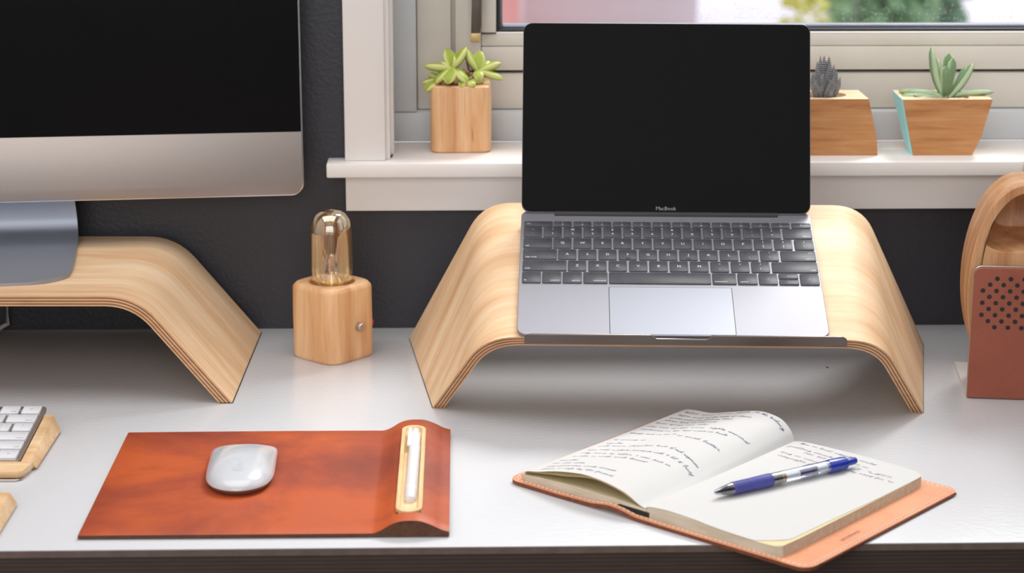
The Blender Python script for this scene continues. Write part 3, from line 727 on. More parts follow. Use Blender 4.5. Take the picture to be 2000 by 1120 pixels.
# ------------------------------------------------------------------ mouse
mouse = tag(empty('computer_mouse', (-181.5, 158, 4.3), (0, 0, R(2.0))), 'white glossy computer mouse on the leather pad', 'mouse')
def mouse_shell():
    hw, hl = 28.6, 56.8; nx, ny = 17, 25
    def outline_w(t):                       # half width at t in [-1, 1] along the length (front = +1)
        return hw*(1-abs(t)**14.0)**0.42*(1-0.01*t*t) if t > 0 else hw*(1-abs(t)**3.3)**0.50
    def topz(t): return 5.45+14.2*max(0, (1-(abs(t+0.08)/1.10)**2.2))*max(0, 1-abs(t)**14)**0.5
    v, f = [], []
    ts = [math.sin(math.pi/2*(-1+2*j/(ny-1))) for j in range(ny)]
    for t in ts:
        wv = max(outline_w(max(-0.9995, min(0.9995, t))), 0.6); zt = topz(t)
        for i in range(nx):
            a = -1+2*i/(nx-1); q = math.sin(a*math.pi/2)
            v.append((q*wv, t*hl, 5.4+(zt-5.4)*(1-abs(q)**2.6)**0.6+0.0))
    for j in range(ny-1):
        for i in range(nx-1): f.append((j*nx+i, j*nx+i+1, (j+1)*nx+i+1, (j+1)*nx+i))
    shell = mesh('shell', v, f, 'mouse_white', mouse, 60)
    ring = [(v[j*nx][0], v[j*nx][1]) for j in range(ny)]+[(v[j*nx+nx-1][0], v[j*nx+nx-1][1]) for j in range(ny-1, -1, -1)]
    loft('underside', [[(x*0.86, y*0.90, 0) for x, y in ring], [(x*0.93, y*0.95, 2.0) for x, y in ring], [(x, y, 5.4) for x, y in ring]], 'aluminium', mouse, True, False, True, 40)
    # emblem: bitten apple with a leaf, lying on the shell
    def zat(x, y):
        t = y/hl; wv = outline_w(t); q = min(0.98, abs(x)/wv)
        return 5.4+(topz(t)-5.4)*(1-q**2.6)**0.6
    ap = [(0, 3.6), (1.2, 4.4), (2.6, 4.4), (3.9, 3.4), (3.2, 2.2), (2.9, 0.8), (3.3, -0.6), (4.4, -1.6), (3.6, -3.6), (2.2, -5.0), (1.0, -5.0), (0, -4.6), (-1.0, -5.0), (-2.2, -5.0), (-3.6, -3.4), (-4.5, -1.0), (-4.5, 1.6), (-3.8, 3.4), (-2.6, 4.4), (-1.2, 4.4)]
    lf = [(0.1, 5.2), (0.3, 6.6), (1.2, 7.6), (2.2, 7.9), (2.1, 6.6), (1.2, 5.5)]
    cy = -32
    for nm, sh in (('emblem', ap), ('emblem_leaf', lf)):
        mesh(nm, [(x, cy+y, zat(x, cy+y)+0.12) for x, y in sh], [tuple(range(len(sh)))], 'logo_grey', shell, 0)
mouse_shell()

# ------------------------------------------------------------------ notebook
NBY = R(-42.7)
nb = tag(empty('notebook', (44.6, 151.3, 0), (0, 0, NBY)), 'open notebook with handwritten pages in a tan leather cover', 'notebook')
NEAR = smoothtab([(12, 9.0), (22, 13), (33, 15.2), (50, 19.6), (66, 22.6), (82, 24.5), (95, 24.2), (109, 22.7), (125, 19.2), (135, 14.8), (141, 12.0), (147, 11.0)])
FAR = smoothtab([(11, 5), (19, 11.4), (30, 17.8), (42, 19.3), (59, 20.5), (81, 26.3), (108, 33), (124, 33), (135, 30), (143.5, 22.5), (147.5, 14)])
RN = smoothtab([(143, 11.6), (150, 13.2), (166, 14.6), (190, 14.1), (215, 12.2), (240, 11.3), (263, 11.5), (276, 13)])
RF = smoothtab([(147, 13.6), (155, 15), (172, 15.9), (223, 16.1), (263, 14.9), (276, 12.8)])
U0, U1 = -2.0, 209.0
def page_z(w, u):
    t = (u-U0)/(U1-U0)
    a, b2 = (NEAR, FAR) if w < 147 else (RN, RF)
    return (1-t)*interp(a, w)+t*interp(b2, w)
def cover_z(w): return interp([(0, 1.0), (60, 0.6), (95, 1.6), (112, 4.2), (124, 3.6), (140, 0.6), (160, 0.3), (310, 0.3)], w)
def cover():
    n = 60; v, f = [], []; rr = 12.0; w0, w1, u0, u1 = 4, 303, -8, 222
    cols = [w0+(w1-w0)*k/n for k in range(n+1)]
    extra = [w0+rr*(1-math.cos(R(90*k/8))) for k in range(1, 8)]; cols = sorted(set(cols+extra+[w1-(e-w0) for e in extra]))
    def ends(w):
        d = min(w-w0, w1-w)
        c = rr-math.sqrt(max(0, rr*rr-(rr-d)**2)) if d < rr else 0
        return u0+c, u1-c
    TH = 3.0
    for w in cols:
        a, b2 = ends(w); z = cover_z(w)
        v += [(w, a, z), (w, b2, z), (w, b2, z+TH), (w, a, z+TH)]
    fs = []
    for i in range(len(cols)-1):
        for k in range(4): (f if k in (0, 2) else fs).append((4*i+k, 4*i+(k+1) % 4, 4*i+4+(k+1) % 4, 4*i+4+k))
    fs += [(0, 1, 2, 3), tuple(4*(len(cols)-1)+k for k in range(4))]
    cv = mesh('cover', v, [q for q in f], 'cover_leather', nb, 35)
    mesh('cover_border', v, fs, 'cover_edge', cv, 50)
    # stitches along the border
    ch = []; path = []
    inn = 4.0
    o = rrect(w0+inn, w1-inn, u0+inn, u1-inn, rr-inn, 6); o.append(o[0])
    pos = []
    for a, b2 in zip(o, o[1:]):
        L = math.hypot(b2[0]-a[0], b2[1]-a[1]); m_ = max(1, int(L/0.5))
        for k in range(m_): pos.append((a[0]+(b2[0]-a[0])*k/m_, a[1]+(b2[1]-a[1])*k/m_))
    step = 9; k = 0
    while k+6 < len(pos):
        seg = [pos[k], pos[k+3], pos[k+6]]
        rg = tube_data([(p[0], p[1], cover_z(p[0])+3.15) for p in seg], 0.5, 5)
        vv = [q for r_ in rg for q in r_]; ff = []
        for i in range(2):
            for j in range(5): ff.append((i*5+j, i*5+(j+1) % 5, (i+1)*5+(j+1) % 5, (i+1)*5+j))
        ch.append((vv, ff)); k += step
    st = joined('stitching', ch, 'thread', cv); st['kind'] = 'stuff'
    legend('GROVEMADE', 4.6, (290.0, 72, cover_z(290)+3.1), 'cover_edge', cv, 'stamp', (0, 0, R(90)))
    # thicker edge layer
    for (a, b2, w_) in ((12, 214, 303.2), (12, 214, 3.4)):
        box('edge_layer', w_-0.2, w_+0.6, a, b2, 1.0, 3.0, 'cover_edge', cv, 0.2, 1)
cover()
def block(name, ws, nearf, farf, zb, ub, mat_edge, mat_top, round_right=True):
    """solid page block: top from the two end profiles, flat bottom"""
    v, f = [], []; m_ = 10
    us = [ub[0], ub[0]+1.2, ub[0]+3]+[ub[0]+3+(ub[1]-ub[0]-6)*k/m_ for k in range(1, m_)]+[ub[1]-3, ub[1]-1.2, ub[1]]
    n = len(ws)
    for u in us:
        d = min(u-ub[0], ub[1]-u); rr = 7.0
        c = rr-math.sqrt(max(0, rr*rr-(rr-d)**2)) if d < rr else 0
        t = (u-ub[0])/(ub[1]-ub[0])
        for w in ws:
            lim = ws[-1]-c if round_right else ws[0]+c
            ww = min(w, lim) if round_right else max(w, lim)
            v.append((ww, u, (1-t)*nearf(ww)+t*farf(ww)))
    top_n = len(v); v2 = [(a, b2, zb(a)) for a, b2, c in v]
    ft = []
    for j in range(len(us)-1):
        for i in range(n-1): ft.append((j*n+i, j*n+i+1, (j+1)*n+i+1, (j+1)*n+i))
    o = mesh(name+'_top', v, ft, mat_top, nb, 40)
    # sides
    J = len(us)-1; loop = [i for i in range(n)]+[j*n+n-1 for j in range(1, J+1)]+[J*n+i for i in range(n-2, -1, -1)]+[j*n for j in range(J-1, 0, -1)]
    vs = [v[i] for i in loop]+[v2[i] for i in loop]; q = len(loop)
    fs = [(k, (k+1) % q, q+(k+1) % q, q+k) for k in range(q)]+[tuple(range(q, 2*q))]
    mesh(name, vs, fs, mat_edge, nb, 40)
ws_r = [147.2+(276-147.2)*k/24 for k in range(25)]
block('page_block', ws_r, lambda w: interp(RN, w)-0.35, lambda w: interp(RF, w)-0.35, lambda w: max(3.4, cover_z(w)+3.05), (U0, U1), 'page_edge', 'page_cream')
ws_l = [12+(146.8-12)*k/24 for k in range(25)]
lowl = smoothtab([(12, 8.4), (25, 9.6), (38, 10.6), (71, 11.9), (100, 12), (125, 11.4), (147, 10.6)])
lowf = smoothtab([(12, 4.8), (25, 9.0), (40, 11), (75, 12.6), (110, 13), (135, 12.8), (147, 12)])
block('page_block', ws_l, lambda w: interp(lowl, w), lambda w: interp(lowf, w), lambda w: cover_z(w)+3.05, (U0, U1), 'page_edge', 'page_inner', False)
def page_sheet(name, zf, w0, w1, u0, u1, mat, nw=110, nu=24, corner=None, rl=True):
    v, f = [], []
    for j in range(nu+1):
        u = u0+(u1-u0)*(j/nu)
        d = min(u-u0, u1-u); rr = 7.0; c = rr-math.sqrt(max(0, rr*rr-(rr-d)**2)) if d < rr else 0
        for i in range(nw+1):
            a, b2 = (w0+c, w1) if rl else (w0, w1-c)
            if corner: b2 = min(b2, corner(u))
            w = a+(b2-a)*i/nw; v.append((w, u, zf(w, u)))
    for j in range(nu):
        for i in range(nw): f.append((j*(nw+1)+i, j*(nw+1)+i+1, (j+1)*(nw+1)+i+1, (j+1)*(nw+1)+i))
    return mesh(name, v, f, mat, nb, 60)
pl = page_sheet('left_page', page_z, 12, 147.2, U0, U1, 'page_white')
def mid_z(w, u):
    k = interp([(12, 0.75), (33, 0.70), (60, 0.62), (95, 0.90), (120, 0.86), (147, 0.5)], w)
    t = (u-U0)/(U1-U0); lo = (1-t)*interp(lowl, w)+t*interp(lowf, w)
    return lo+(page_z(w, u)-lo)*k-0.15
page_sheet('loose_page', mid_z, 12.5, 146.8, U0+0.4, U1-0.6, 'page_inner')
pr_ = page_sheet('right_page', lambda w, u: page_z(max(w, 147.3), u)+0.02, 147.2, 275.7, U0, U1, 'page_white', rl=False, corner=lambda u: 250+22*min(1.0, (u-U0)/16)+3.7*min(1, max(0, (u-20)/120)))
box('spine_tape', 118, 150, U0-0.6, U1+0.3, 3.9, 8.5, 'rubber_black', nb, 1.0)
box('elastic_band', 262, 268, -8.6, 222.4, -0.3, 0.28, 'rubber_black', nb)

# handwriting: one-stroke letters written on the page surfaces
GL = {
 'a': (1.1, [(.95, .8), (.55, 1), (.12, .55), (.3, .05), (.75, .3), (.95, .95), (.9, .1), (1.1, .1)]),
 'b': (1.0, [(.1, .3), (.45, 2), (.2, 1.9), (.15, .1), (.6, 0), (.8, .5), (.5, .8), (1, .7)]),
 'c': (.9, [(.8, .8), (.5, 1), (.1, .5), (.4, 0), (.9, .2)]),
 'd': (1.1, [(.85, .8), (.4, .95), (.1, .4), (.5, 0), (.9, .6), (1.05, 2), (.9, .1), (1.1, .1)]),
 'e': (.85, [(.1, .4), (.6, .6), (.6, .95), (.3, .95), (.12, .4), (.4, 0), (.85, .25)]),
 'f': (.8, [(.1, .4), (.6, 1.7), (.5, 2), (.3, 1.6), (.2, -.8), (.4, -.7), (.4, .1), (.8, .4)]),
 'g': (1.0, [(.85, .8), (.4, 1), (.1, .5), (.45, .05), (.85, .8), (.75, -.8), (.3, -.9), (.4, -.3), (1, .2)]),
 'h': (1.1, [(.1, .3), (.5, 2), (.25, 1.8), (.15, 0), (.3, .6), (.65, .95), (.75, .1), (1.1, .15)]),
 'i': (.6, [(.1, .4), (.3, 1), (.25, .1), (.6, .2)]),
 'j': (.6, [(.2, .5), (.4, 1), (.25, -.8), (.0, -.7), (.6, .2)]),
 'k': (1.0, [(.1, .3), (.45, 2), (.2, 1.8), (.15, 0), (.3, .6), (.7, .95), (.3, .5), (.8, 0), (1, .1)]),
 'l': (.6, [(.1, .3), (.45, 1.9), (.25, 1.9), (.2, .1), (.6, .2)]),
 'm': (1.6, [(.1, .9), (.15, 0), (.4, .95), (.6, .8), (.6, .05), (.9, .95), (1.15, .8), (1.15, .1), (1.6, .15)]),
 'n': (1.1, [(.1, .9), (.15, 0), (.45, .95), (.7, .8), (.7, .1), (1.1, .15)]),
 'o': (.95, [(.5, 1), (.1, .6), (.3, .05), (.7, .3), (.6, .95), (.95, .8)]),
 'p': (1.0, [(.1, .8), (.25, 1), (.1, -.9), (.3, .8), (.7, .9), (.7, .2), (.3, .05), (1, .2)]),
 'q': (1.0, [(.8, .8), (.4, 1), (.1, .5), (.5, .05), (.85, .9), (.75, -.8), (1, .1)]),
 'r': (.8, [(.1, .6), (.3, 1), (.35, .75), (.6, .85), (.5, .1), (.8, .15)]),
 's': (.7, [(.1, .2), (.45, 1), (.55, .3), (.2, .0), (.7, .15)]),
 't': (.7, [(.1, .3), (.4, 1.6), (.3, .1), (.5, .05), (.2, 1.1), (.65, 1.15), (.7, .3)]),
 'u': (1.1, [(.1, .9), (.15, .15), (.5, .05), (.8, .9), (.8, .1), (1.1, .15)]),
 'v': (.9, [(.1, .9), (.35, 0), (.7, .95), (.9, .8)]),
 'w': (1.3, [(.1, .9), (.3, 0), (.6, .8), (.85, 0), (1.1, .95), (1.3, .8)]),
 'x': (.9, [(.1, .9), (.7, 0), (.4, .45), (.75, .95), (.1, 0), (.9, .1)]),
 'y': (1.0, [(.1, .9), (.25, .2), (.6, .2), (.8, .95), (.6, -.8), (.2, -.8), (1, .2)]),
 'z': (.9, [(.1, .9), (.7, .9), (.1, 0), (.9, .05)]),
 '.': (.5, [(.2, .0), (.3, .1), (.3, 0)]), ',': (.5, [(.3, .1), (.15, -.4)]), '!': (.5, [(.35, 1.8), (.2, .5), (.2, .05)]),
 '$': (1.1, [(.9, 1.4), (.4, 1.6), (.2, 1.1), (.8, .6), (.5, 0), (.1, .2), (.5, 0), (.6, 1.9)]), '%': (1.2, [(.2, 1.3), (.1, 1), (.4, 1), (1, 1.6), (.1, 0), (.9, .4), (.8, 0), (1.1, .2)]),
 '0': (1.0, [(.5, 1.6), (.1, .8), (.4, 0), (.8, .7), (.5, 1.6)]), '5': (1.0, [(.9, 1.6), (.3, 1.5), (.2, .9), (.8, .6), (.5, 0), (.1, .1)]), '9': (1.0, [(.8, 1.4), (.3, 1.5), (.2, .9), (.8, 1.1), (.7, 0)]), '-': (.8, [(.1, .5), (.7, .5)]),
}
def write(name, lines, parent, width=0.40):
    rnd = random.Random(11); v, f = [], []
    for (w0, u0, w1, u1, h, s) in lines:
        total = 0
        for ch in s: total += 0.9 if ch == ' ' else GL[ch.lower()][0]+0.12
        L = math.hypot(w1-w0, u1-u0); k = L/total; dx, dy = (w1-w0)/L, (u1-u0)/L
        x = 0; poly = []
        polys = []
        for ch in s:
            if ch == ' ':
                if poly: polys.append(poly)
                poly = []; x += 0.9; continue
            wd, g = GL[ch.lower()]; up = 1.55 if ch.isupper() else 1.0
            for (gx, gy) in g:
                px = (x+gx+rnd.uniform(-.05, .05))*k; py = (gy*up+rnd.uniform(-.06, .06))*h*0.88
                px += gy*up*h*0.22
                poly.append((w0+dx*px-dy*py, u0+dy*px+dx*py))
            x += wd+0.12
        if poly: polys.append(poly)
        for pl_ in polys:
            if len(pl_) < 2: continue
            q = [(*a, 0) for a in pl_]; q = smoothtab([(a[0], a[1]) for a in pl_], 3)
            for i, (a, b2) in enumerate(q):
                a0, b0_ = q[max(i-1, 0)]; a1, b1_ = q[min(i+1, len(q)-1)]
                tx, ty = a1-a0, b1_-b0_; l = math.hypot(tx, ty) or 1
                ww = width*(0.75+0.25*math.sin(i*1.3))
                nx_, ny_ = -ty/l*ww/2, tx/l*ww/2
                for sg in (1, -1):
                    pw_, pu_ = a+sg*nx_, b2+sg*ny_
                    pz = page_z(min(pw_, 146.8) if w0 < 147 else max(pw_, 147.4), max(U0, min(U1, pu_)))
                    v.append((pw_, pu_, pz+0.22))
                if i: n = len(v); f.append((n-4, n-3, n-1, n-2))
    return mesh(name, v, f, 'ink_blue', parent, 0)
LEFT = [(37, 197, 104, 203, 2.0, 'Taken some of our apple'), (108, 204, 143, 199, 2.4, 'on the Rocking.'), (37, 187, 114, 190, 1.9, 'before much of the idea of classes'), (36, 177, 101, 181, 1.9, 'great part was getting them'),
        (36, 168, 91, 171, 1.9, 'Please look at elements'), (34, 158, 88, 162, 1.9, 'know of our own sales'), (33, 146, 92, 151, 1.9, 'was one of the more'), (96, 152, 138, 150, 2.2, 'rights around'), (34, 136, 121, 143, 1.9, 'continued on the last event we built'),
        (33, 122, 78, 128, 1.9, 'things and we see it'), (82, 124, 134, 117, 2.1, 'so much better.'), (33, 99, 63, 106, 1.8, 'It sounds so'), (33, 88, 50, 91, 1.8, 'results'), (33, 78, 96, 92, 1.9, 'will some chamber hist'), (99, 92, 137, 81, 2.1, 'of such responses.'),
        (32, 66, 110, 76, 1.9, 'you with a photo product with a'), (112, 75, 140, 69, 2.4, '55 % busy'), (31, 56, 123, 61, 1.9, 'way more to offer. I can put in'), (31, 45, 105, 52, 1.9, 'is she is with such boxes!'), (27, 32, 47, 34, 1.7, 'results'),
        (28, 23, 60, 26, 1.7, 'new case cards'), (30, 13, 97, 20, 1.8, 'not sound stop words correct'), (32, 5, 102, 10, 1.8, 'from a cafe by the friend')]
RIGHT = [(157, 202, 190, 199.5, 2.1, 'This or loud'), (194, 199, 236, 196, 1.9, 'capable could'), (152, 191, 200, 187, 2.1, 'grabbing mounts'), (173, 182.5, 196, 181, 2.0, 'Can Set'), (156, 173, 199, 169, 1.9, 'long on comes'), (159, 164, 196, 161, 2.0, 'Copyright is'),
         (213, 188, 236, 186, 1.8, 'issue is.'), (228, 177, 262, 180, 2.2, '$ 9,500'), (222, 170, 268, 172, 1.9, 'they need for 60'.replace('6', '9'))]
write('handwriting', LEFT, pl); write('handwriting', RIGHT, pr_, 0.34)

# ------------------------------------------------------------------ blue pen on the page
def pen():
    ca, sa = math.cos(NBY), math.sin(NBY)
    wl = lambda w, u, z: Vector((44.6+ca*w-sa*u, 151.3+sa*w+ca*u, z))
    z0, z1 = page_z(182, 42)+5.9, page_z(226, 181)+6.2
    a, b2 = wl(181, 42.5, z0), wl(226, 181.5, z1); d = b2-a; Lp = d.length
    o = tag(empty('blue_pen', tuple(a)), 'blue retractable pen with clear barrel lying on the right page', 'pen')
    q = d.to_track_quat('X', 'Z'); o.rotation_euler = q.to_euler(); k = Lp/147.0
    s_ = lambda pr: [(r, x*k) for r, x in pr]
    lathe('tip_cone', s_([(0.6, 0), (1.4, 0.2), (2.2, 2), (3.6, 8), (4.6, 14), (4.9, 18)]), 'pen_clear', o, 28, 'X')
    lathe('nib', s_([(0.5, 0.5), (1.0, 3), (1.6, 6), (1.8, 18)]), 'pen_dark', o, 12, 'X')
    for i in range(5): lathe('tip_ring', s_([(2.6+0.35*i, 7.5+2*i), (3.1+0.35*i, 7.9+2*i), (3.1+0.35*i, 8.8+2*i), (2.6+0.35*i, 9.2+2*i)]), 'pen_dark', o, 20, 'X')
    g = [(4.9, 17.5), (5.3, 18)]
    for i in range(8): g += [(5.35, 19+2.2*i), (5.35, 20.2+2.2*i), (5.0, 20.5+2.2*i), (5.0, 20.9+2.2*i)]
    g += [(5.4, 37), (5.6, 50), (5.7, 56), (5.3, 57)]
    lathe('grip', s_(g), 'grip_blue', o, 32, 'X')
    lathe('barrel', s_([(5.1, 56.8), (5.2, 60), (5.2, 112), (5.1, 117)]), 'pen_clear', o, 32, 'X', caps=False)
    lathe('refill', s_([(2.4, 57), (2.4, 84), (3.0, 84.5), (3.0, 116)]), 'pen_white', o, 16, 'X')
    lathe('ink_column', s_([(3.15, 86), (3.15, 104)]), 'ink_blue', o, 16, 'X')
    for i in range(5): lathe('barrel_ring', s_([(4.4, 58.6+2.6*i), (4.9, 58.9+2.6*i), (4.9, 60.0+2.6*i), (4.4, 60.3+2.6*i)]), 'pen_dark' if i < 3 else 'brass', o, 24, 'X')
    lathe('seam_ring', s_([(5.15, 101.5), (5.35, 102), (5.35, 102.4), (5.15, 102.8)]), 'spacer_grey', o, 28, 'X')
    lathe('cap', s_([(5.0, 116.5), (5.6, 117), (5.7, 120), (5.6, 132), (5.2, 135.5), (3.4, 136)]), 'cap_blue', o, 32, 'X')
    lathe('plunger', s_([(3.2, 135.5), (3.2, 144), (2.6, 147), (0.5, 147.2)]), 'cap_blue', o, 20, 'X')
    cl = box('clip', 96*k, 133*k, -1.6, 1.6, 5.7, 6.9, 'cap_blue', o, 0.5); cl.rotation_euler = (R(-75), 0, 0)
pen()

# ------------------------------------------------------------------ wireless keyboard on its wooden tray
KY, KT, KYAW = (-374.374, 295.235, 21.79), 5.396, -0.931
kb = tag(empty('wireless_keyboard', KY, (R(KT), 0, R(KYAW))), 'white wireless keyboard resting in the wooden tray at the left edge', 'keyboard')
prism('body', rrect(-276, 3.4, -112, 4.4, 4, 5), -6.4, -2.6, 'aluminium', kb, 0.6)
lathe('battery_tube', [(1, -272), (6.2, -271), (6.2, 0), (1, 1)], 'aluminium', kb, 20, 'X', (0, -3.0, -8.2))
PK = 19.05
def wrow(i, items):
    y1 = -PK*i; y0 = y1-16.0
    for x0, x1, lg in items: key(kb, x0, x1, y0, y1, -2.6, -0.2, 'key_white', lg, 'legend_grey')
def rowfrom(widths, labs):
    out = []; x = 0.0
    for wd, lb in zip(widths, labs):
        w = wd*PK; a, b2 = x-w+2.9, x; ww = b2-a
        lg = []
        if len(lb) > 2: lg = [(lb, 2.8, ww/2-1.6, -5.0, 'RIGHT')]
        elif len(lb) == 2: lg = [(lb[0], 3.4, 0, 3.4, 'CENTER'), (lb[1], 3.6, 0, -3.0, 'CENTER')]
        elif lb: lg = [(lb, 4.4, 0, 0, 'CENTER')]
        out.append((a, b2, lg)); x -= w
    return out
wrow(0, rowfrom([1]*14+[0.5], ['=']+['F%d' % q for q in range(12, 0, -1)]+['esc', '']))
wrow(1, rowfrom([1.5]+[1]*13, ['delete', '+=', '_-', ')0', '(9', '*8', '&7', '^6', '%5', '$4', '#3', '@2', '!1', '~`']))
wrow(2, rowfrom([1]*13+[1.5], ['|\\', '}]', '{[']+list('POIUYTREWQ')+['tab']))
wrow(3, rowfrom([1.75]+[1]*11+[1.75], ['return', '"\'', ':;']+list('LKJHGFDSA')+['caps lock']))
wrow(4, rowfrom([2.25]+[1]*10+[2.25], ['shift', '?/', '>.', '<,']+list('MNBVCXZ')+['shift']))
wrow(5, rowfrom([1, 1, 1, 1, 1.25, 5, 1.25, 1, 1, 1], ['>', 'v', '<', 'option', 'command', '', 'command', 'option', 'control', 'fn']))
trayk = tag(empty('keyboard_tray', (-364, 283, 0), (0, 0, R(KYAW))), 'light wooden keyboard tray with a rounded front rail and metal base strip', 'tray')
def tray_board():
    # side rail right of the keyboard, wedge shaped, with a bevelled outer flank
    v = [(-6.4, 0, 2), (8, 0, 2), (2.0, 0, 17.0), (-6.4, 0, 17.0), (-6.4, -100, 2), (8, -100, 2), (2.0, -100, 7.6), (-6.4, -100, 7.6)]
    bevelled('side_rail', v, [(0, 1, 2, 3), (4, 7, 6, 5), (0, 4, 5, 1), (1, 5, 6, 2), (2, 6, 7, 3), (3, 7, 4, 0)], 'maple_x', trayk, 0.5, 1)
    v = [(-300, -2, 2), (-6.7, -2, 2), (-6.7, -2, 6.5), (-300, -2, 6.5), (-300, -100, 2), (-6.7, -100, 2), (-6.7, -100, 3.0), (-300, -100, 3.0)]
    bevelled('bed', v, [(0, 1, 2, 3), (4, 7, 6, 5), (0, 4, 5, 1), (1, 5, 6, 2), (2, 6, 7, 3), (3, 7, 4, 0)], 'maple_x', trayk, 0.3, 1)
    o = [(-300, -127), (-3, -127), (1.0, -124.5), (5.5, -100.6), (-300, -100.6)]
    prism('front_rail', o, 2.2, 8.8, 'maple_x', trayk, 1.6, 2)
    prism('metal_strip', [(-300, -129), (-4, -129), (0.5, -126), (4, -104), (-300, -104)], 0.1, 2.1, 'steel', trayk, 0.3, 1)
tray_board()
wr = tag(empty('wrist_rest', (-360.5, 97, 0), (0, 0, R(-0.5))), 'wooden wrist rest in front of the keyboard tray at the left edge', 'wrist rest')
bevelled('top_board', [(-290, -80, 2), (4, -80, 2), (4, 0, 2), (-290, 0, 2), (-290, -80, 10), (-2, -80, 10), (-2, 0, 12.5), (-290, 0, 12.5)], BOXF, 'maple_x', wr, 1.0, 2)
box('base_pad', -288, 1, -78, -2, 0.05, 2, 'rubber_black', wr)

# ------------------------------------------------------------------ desk speaker at the right edge
spk = tag(empty('desk_speaker', (533.5, 357, 0), (0, 0, R(-8))), 'oval wooden desk speaker with a perforated brown leather front panel', 'speaker')
def speaker():
    N = 64; RX, RZ, ZC = 52.0, 101.5, 105.0; yf0, yb0 = 14.0, 96.0
    el = lambda rx, rz, y, zc=ZC: [(rx*math.copysign(abs(math.cos(2*math.pi*k/N))**0.93, math.cos(2*math.pi*k/N)), y+0.0, zc+rz*math.sin(2*math.pi*k/N)) for k in range(N)]
    # cavity mouth: inset outline above a flat floor, sampled at the same angles about its centre
    zc2, fl_ = 172.0, 141.0
    def mouth(ins, y, flo, push=0.0):
        out = []
        for k in range(N):
            a = 2*math.pi*k/N; c, s = math.cos(a), math.sin(a); t = 0.0
            lo, hi = 0.0, 120.0
            for _ in range(30):
                m_ = (lo+hi)/2; x, z = m_*c, zc2+m_*s
                e = ((x/(RX-ins))**2+((z-ZC)/(RZ-ins))**2)
                g = max(0, (flo+10-z)/10) if z < flo+10 else 0
                side = e+0.55*g**2.2+(1.0 if z < flo else 0)*0.6
                if side < 1: lo = m_
                else: hi = m_
            out.append((lo*c, y, zc2+lo*s))
        return out
    sh = lambda r, k: [(x*k, y, zc2+(z-zc2)*k) for x, y, z in r]
    rings = [el(RX*0.80, RZ*0.86, yb0), el(RX*0.93, RZ*0.95, yb0-4), el(RX, RZ, yb0-16), el(RX, RZ, yf0+1.2), el(RX-0.8, RZ-0.8, yf0), mouth(7.5, yf0, fl_), mouth(8.6, yf0+1.6, fl_+1), sh(mouth(10, yf0+40, fl_+3), 0.98), sh(mouth(16, yf0+62, fl_+9), 0.86), sh(mouth(26, yf0+66, fl_+16), 0.6)]
    loft('wooden_shell', rings, 'speaker_wood', spk, True, True, True, 32)
    o = rrect(-48.5, 48.5, 0.4, 130, 8, 6); o = [(x, z) if z > 12 else (x, z) for x, z in o]
    o = [(-48.5, 1.0), (48.5, 1.0)]+[p for p in o if p[1] > 60]
    def plate(nm, y0, y1, outl, mat, par, bev=0.4):
        n = len(outl); v = [(x, y0, z) for x, z in outl]+[(x, y1, z) for x, z in outl]
        f = [tuple(range(n)), tuple(range(n, 2*n))]+[(j, (j+1) % n, n+(j+1) % n, n+j) for j in range(n)]
        return bevelled(nm, v, f, mat, par, bev, 1, 40)
    br = plate('bracket', 5.0, 7.5, o, 'steel', spk)
    box('bracket_foot', -48.5, 48.5, 5, 118, 0.1, 2.4, 'foot_metal', br, 0.4, 1)
    lp = plate('leather_panel', 2.6, 5.0, [(x*0.985, 0.6+(z-0.6)*0.99) for x, z in o], 'speaker_leather', spk, 0.5)
    xs0 = -36.2
    cols = [(-34 + 6.0*i) for i in range(14)]
    for r_ in range(9):
        z = 118.5-5.9*r_; st = -26.4 if r_ in (0, 8) else (-39.0 if r_ % 2 == 0 else -32.7)
        for i in range(8):
            x = st+12.5*i
            if x > -st+1: continue
            lathe('perforation', [(2.2, 2.35), (2.2, 2.8)], 'rubber_black', lp, 14, 'Y', (x, 0, z))
    for x in (-22, 22): lathe('support_peg', [(5, 2.4), (5, 14)], 'rubber_black', spk, 14, 'Z', (x, 60, 0))
speaker()

# ------------------------------------------------------------------ planters on the sill
def resample(poly, per):
    out = []
    for i in range(len(poly)):
        a, b2 = poly[i], poly[(i+1) % len(poly)]
        for k in range(per): out.append((a[0]+(b2[0]-a[0])*k/per, a[1]+(b2[1]-a[1])*k/per))
    return out
def leaf(name, parent, base, az, el, L, wid, th, curl, mat, tipk=0.0, roll=0.0, prof=None, n=10):
    """thick succulent leaf: lofted elliptic sections along a curve that bends up (curl > 0) or down"""
    rings = []; uvs = []; m_ = 10; a = R(el); p = Vector(base)
    H = Vector((math.cos(R(az)), math.sin(R(az)), 0)); Z = Vector((0, 0, 1)); side = Vector((-H.y, H.x, 0))
    prof = prof or [(0, .35), (.15, .62), (.35, .92), (.55, 1.0), (.75, .82), (.9, .48), (1, .05)]
    v, uv, f = [], [], []
    for i in range(m_+1):
        t = i/m_; ang = a+R(curl)*t; d = H*math.cos(ang)+Z*math.sin(ang); nr = -H*math.sin(ang)+Z*math.cos(ang)
        w = wid*interp(prof, t); h = th*(0.55+0.45*math.sin(math.pi*min(1, t*0.9+0.1)))*min(1, interp(prof, t)*1.5)
        for k in range(n):
            q = 2*math.pi*k/n+0.0
            c, s = math.cos(q), math.sin(q)
            off = side*(c*w/2*math.cos(R(roll)))+nr*(s*h/2+abs(c)**2*h*0.25)
            v.append(tuple(p+off)); uv.append((t, abs(c)))
        p = p+d*(L/m_)
    for i in range(m_):
        for k in range(n): f.append((i*n+k, i*n+(k+1) % n, (i+1)*n+(k+1) % n, (i+1)*n+k))
    f.append(tuple(range(n))); f.append(tuple(m_*n+k for k in range(n)))
    return mesh(name, v, f, mat, parent, 60, uv)
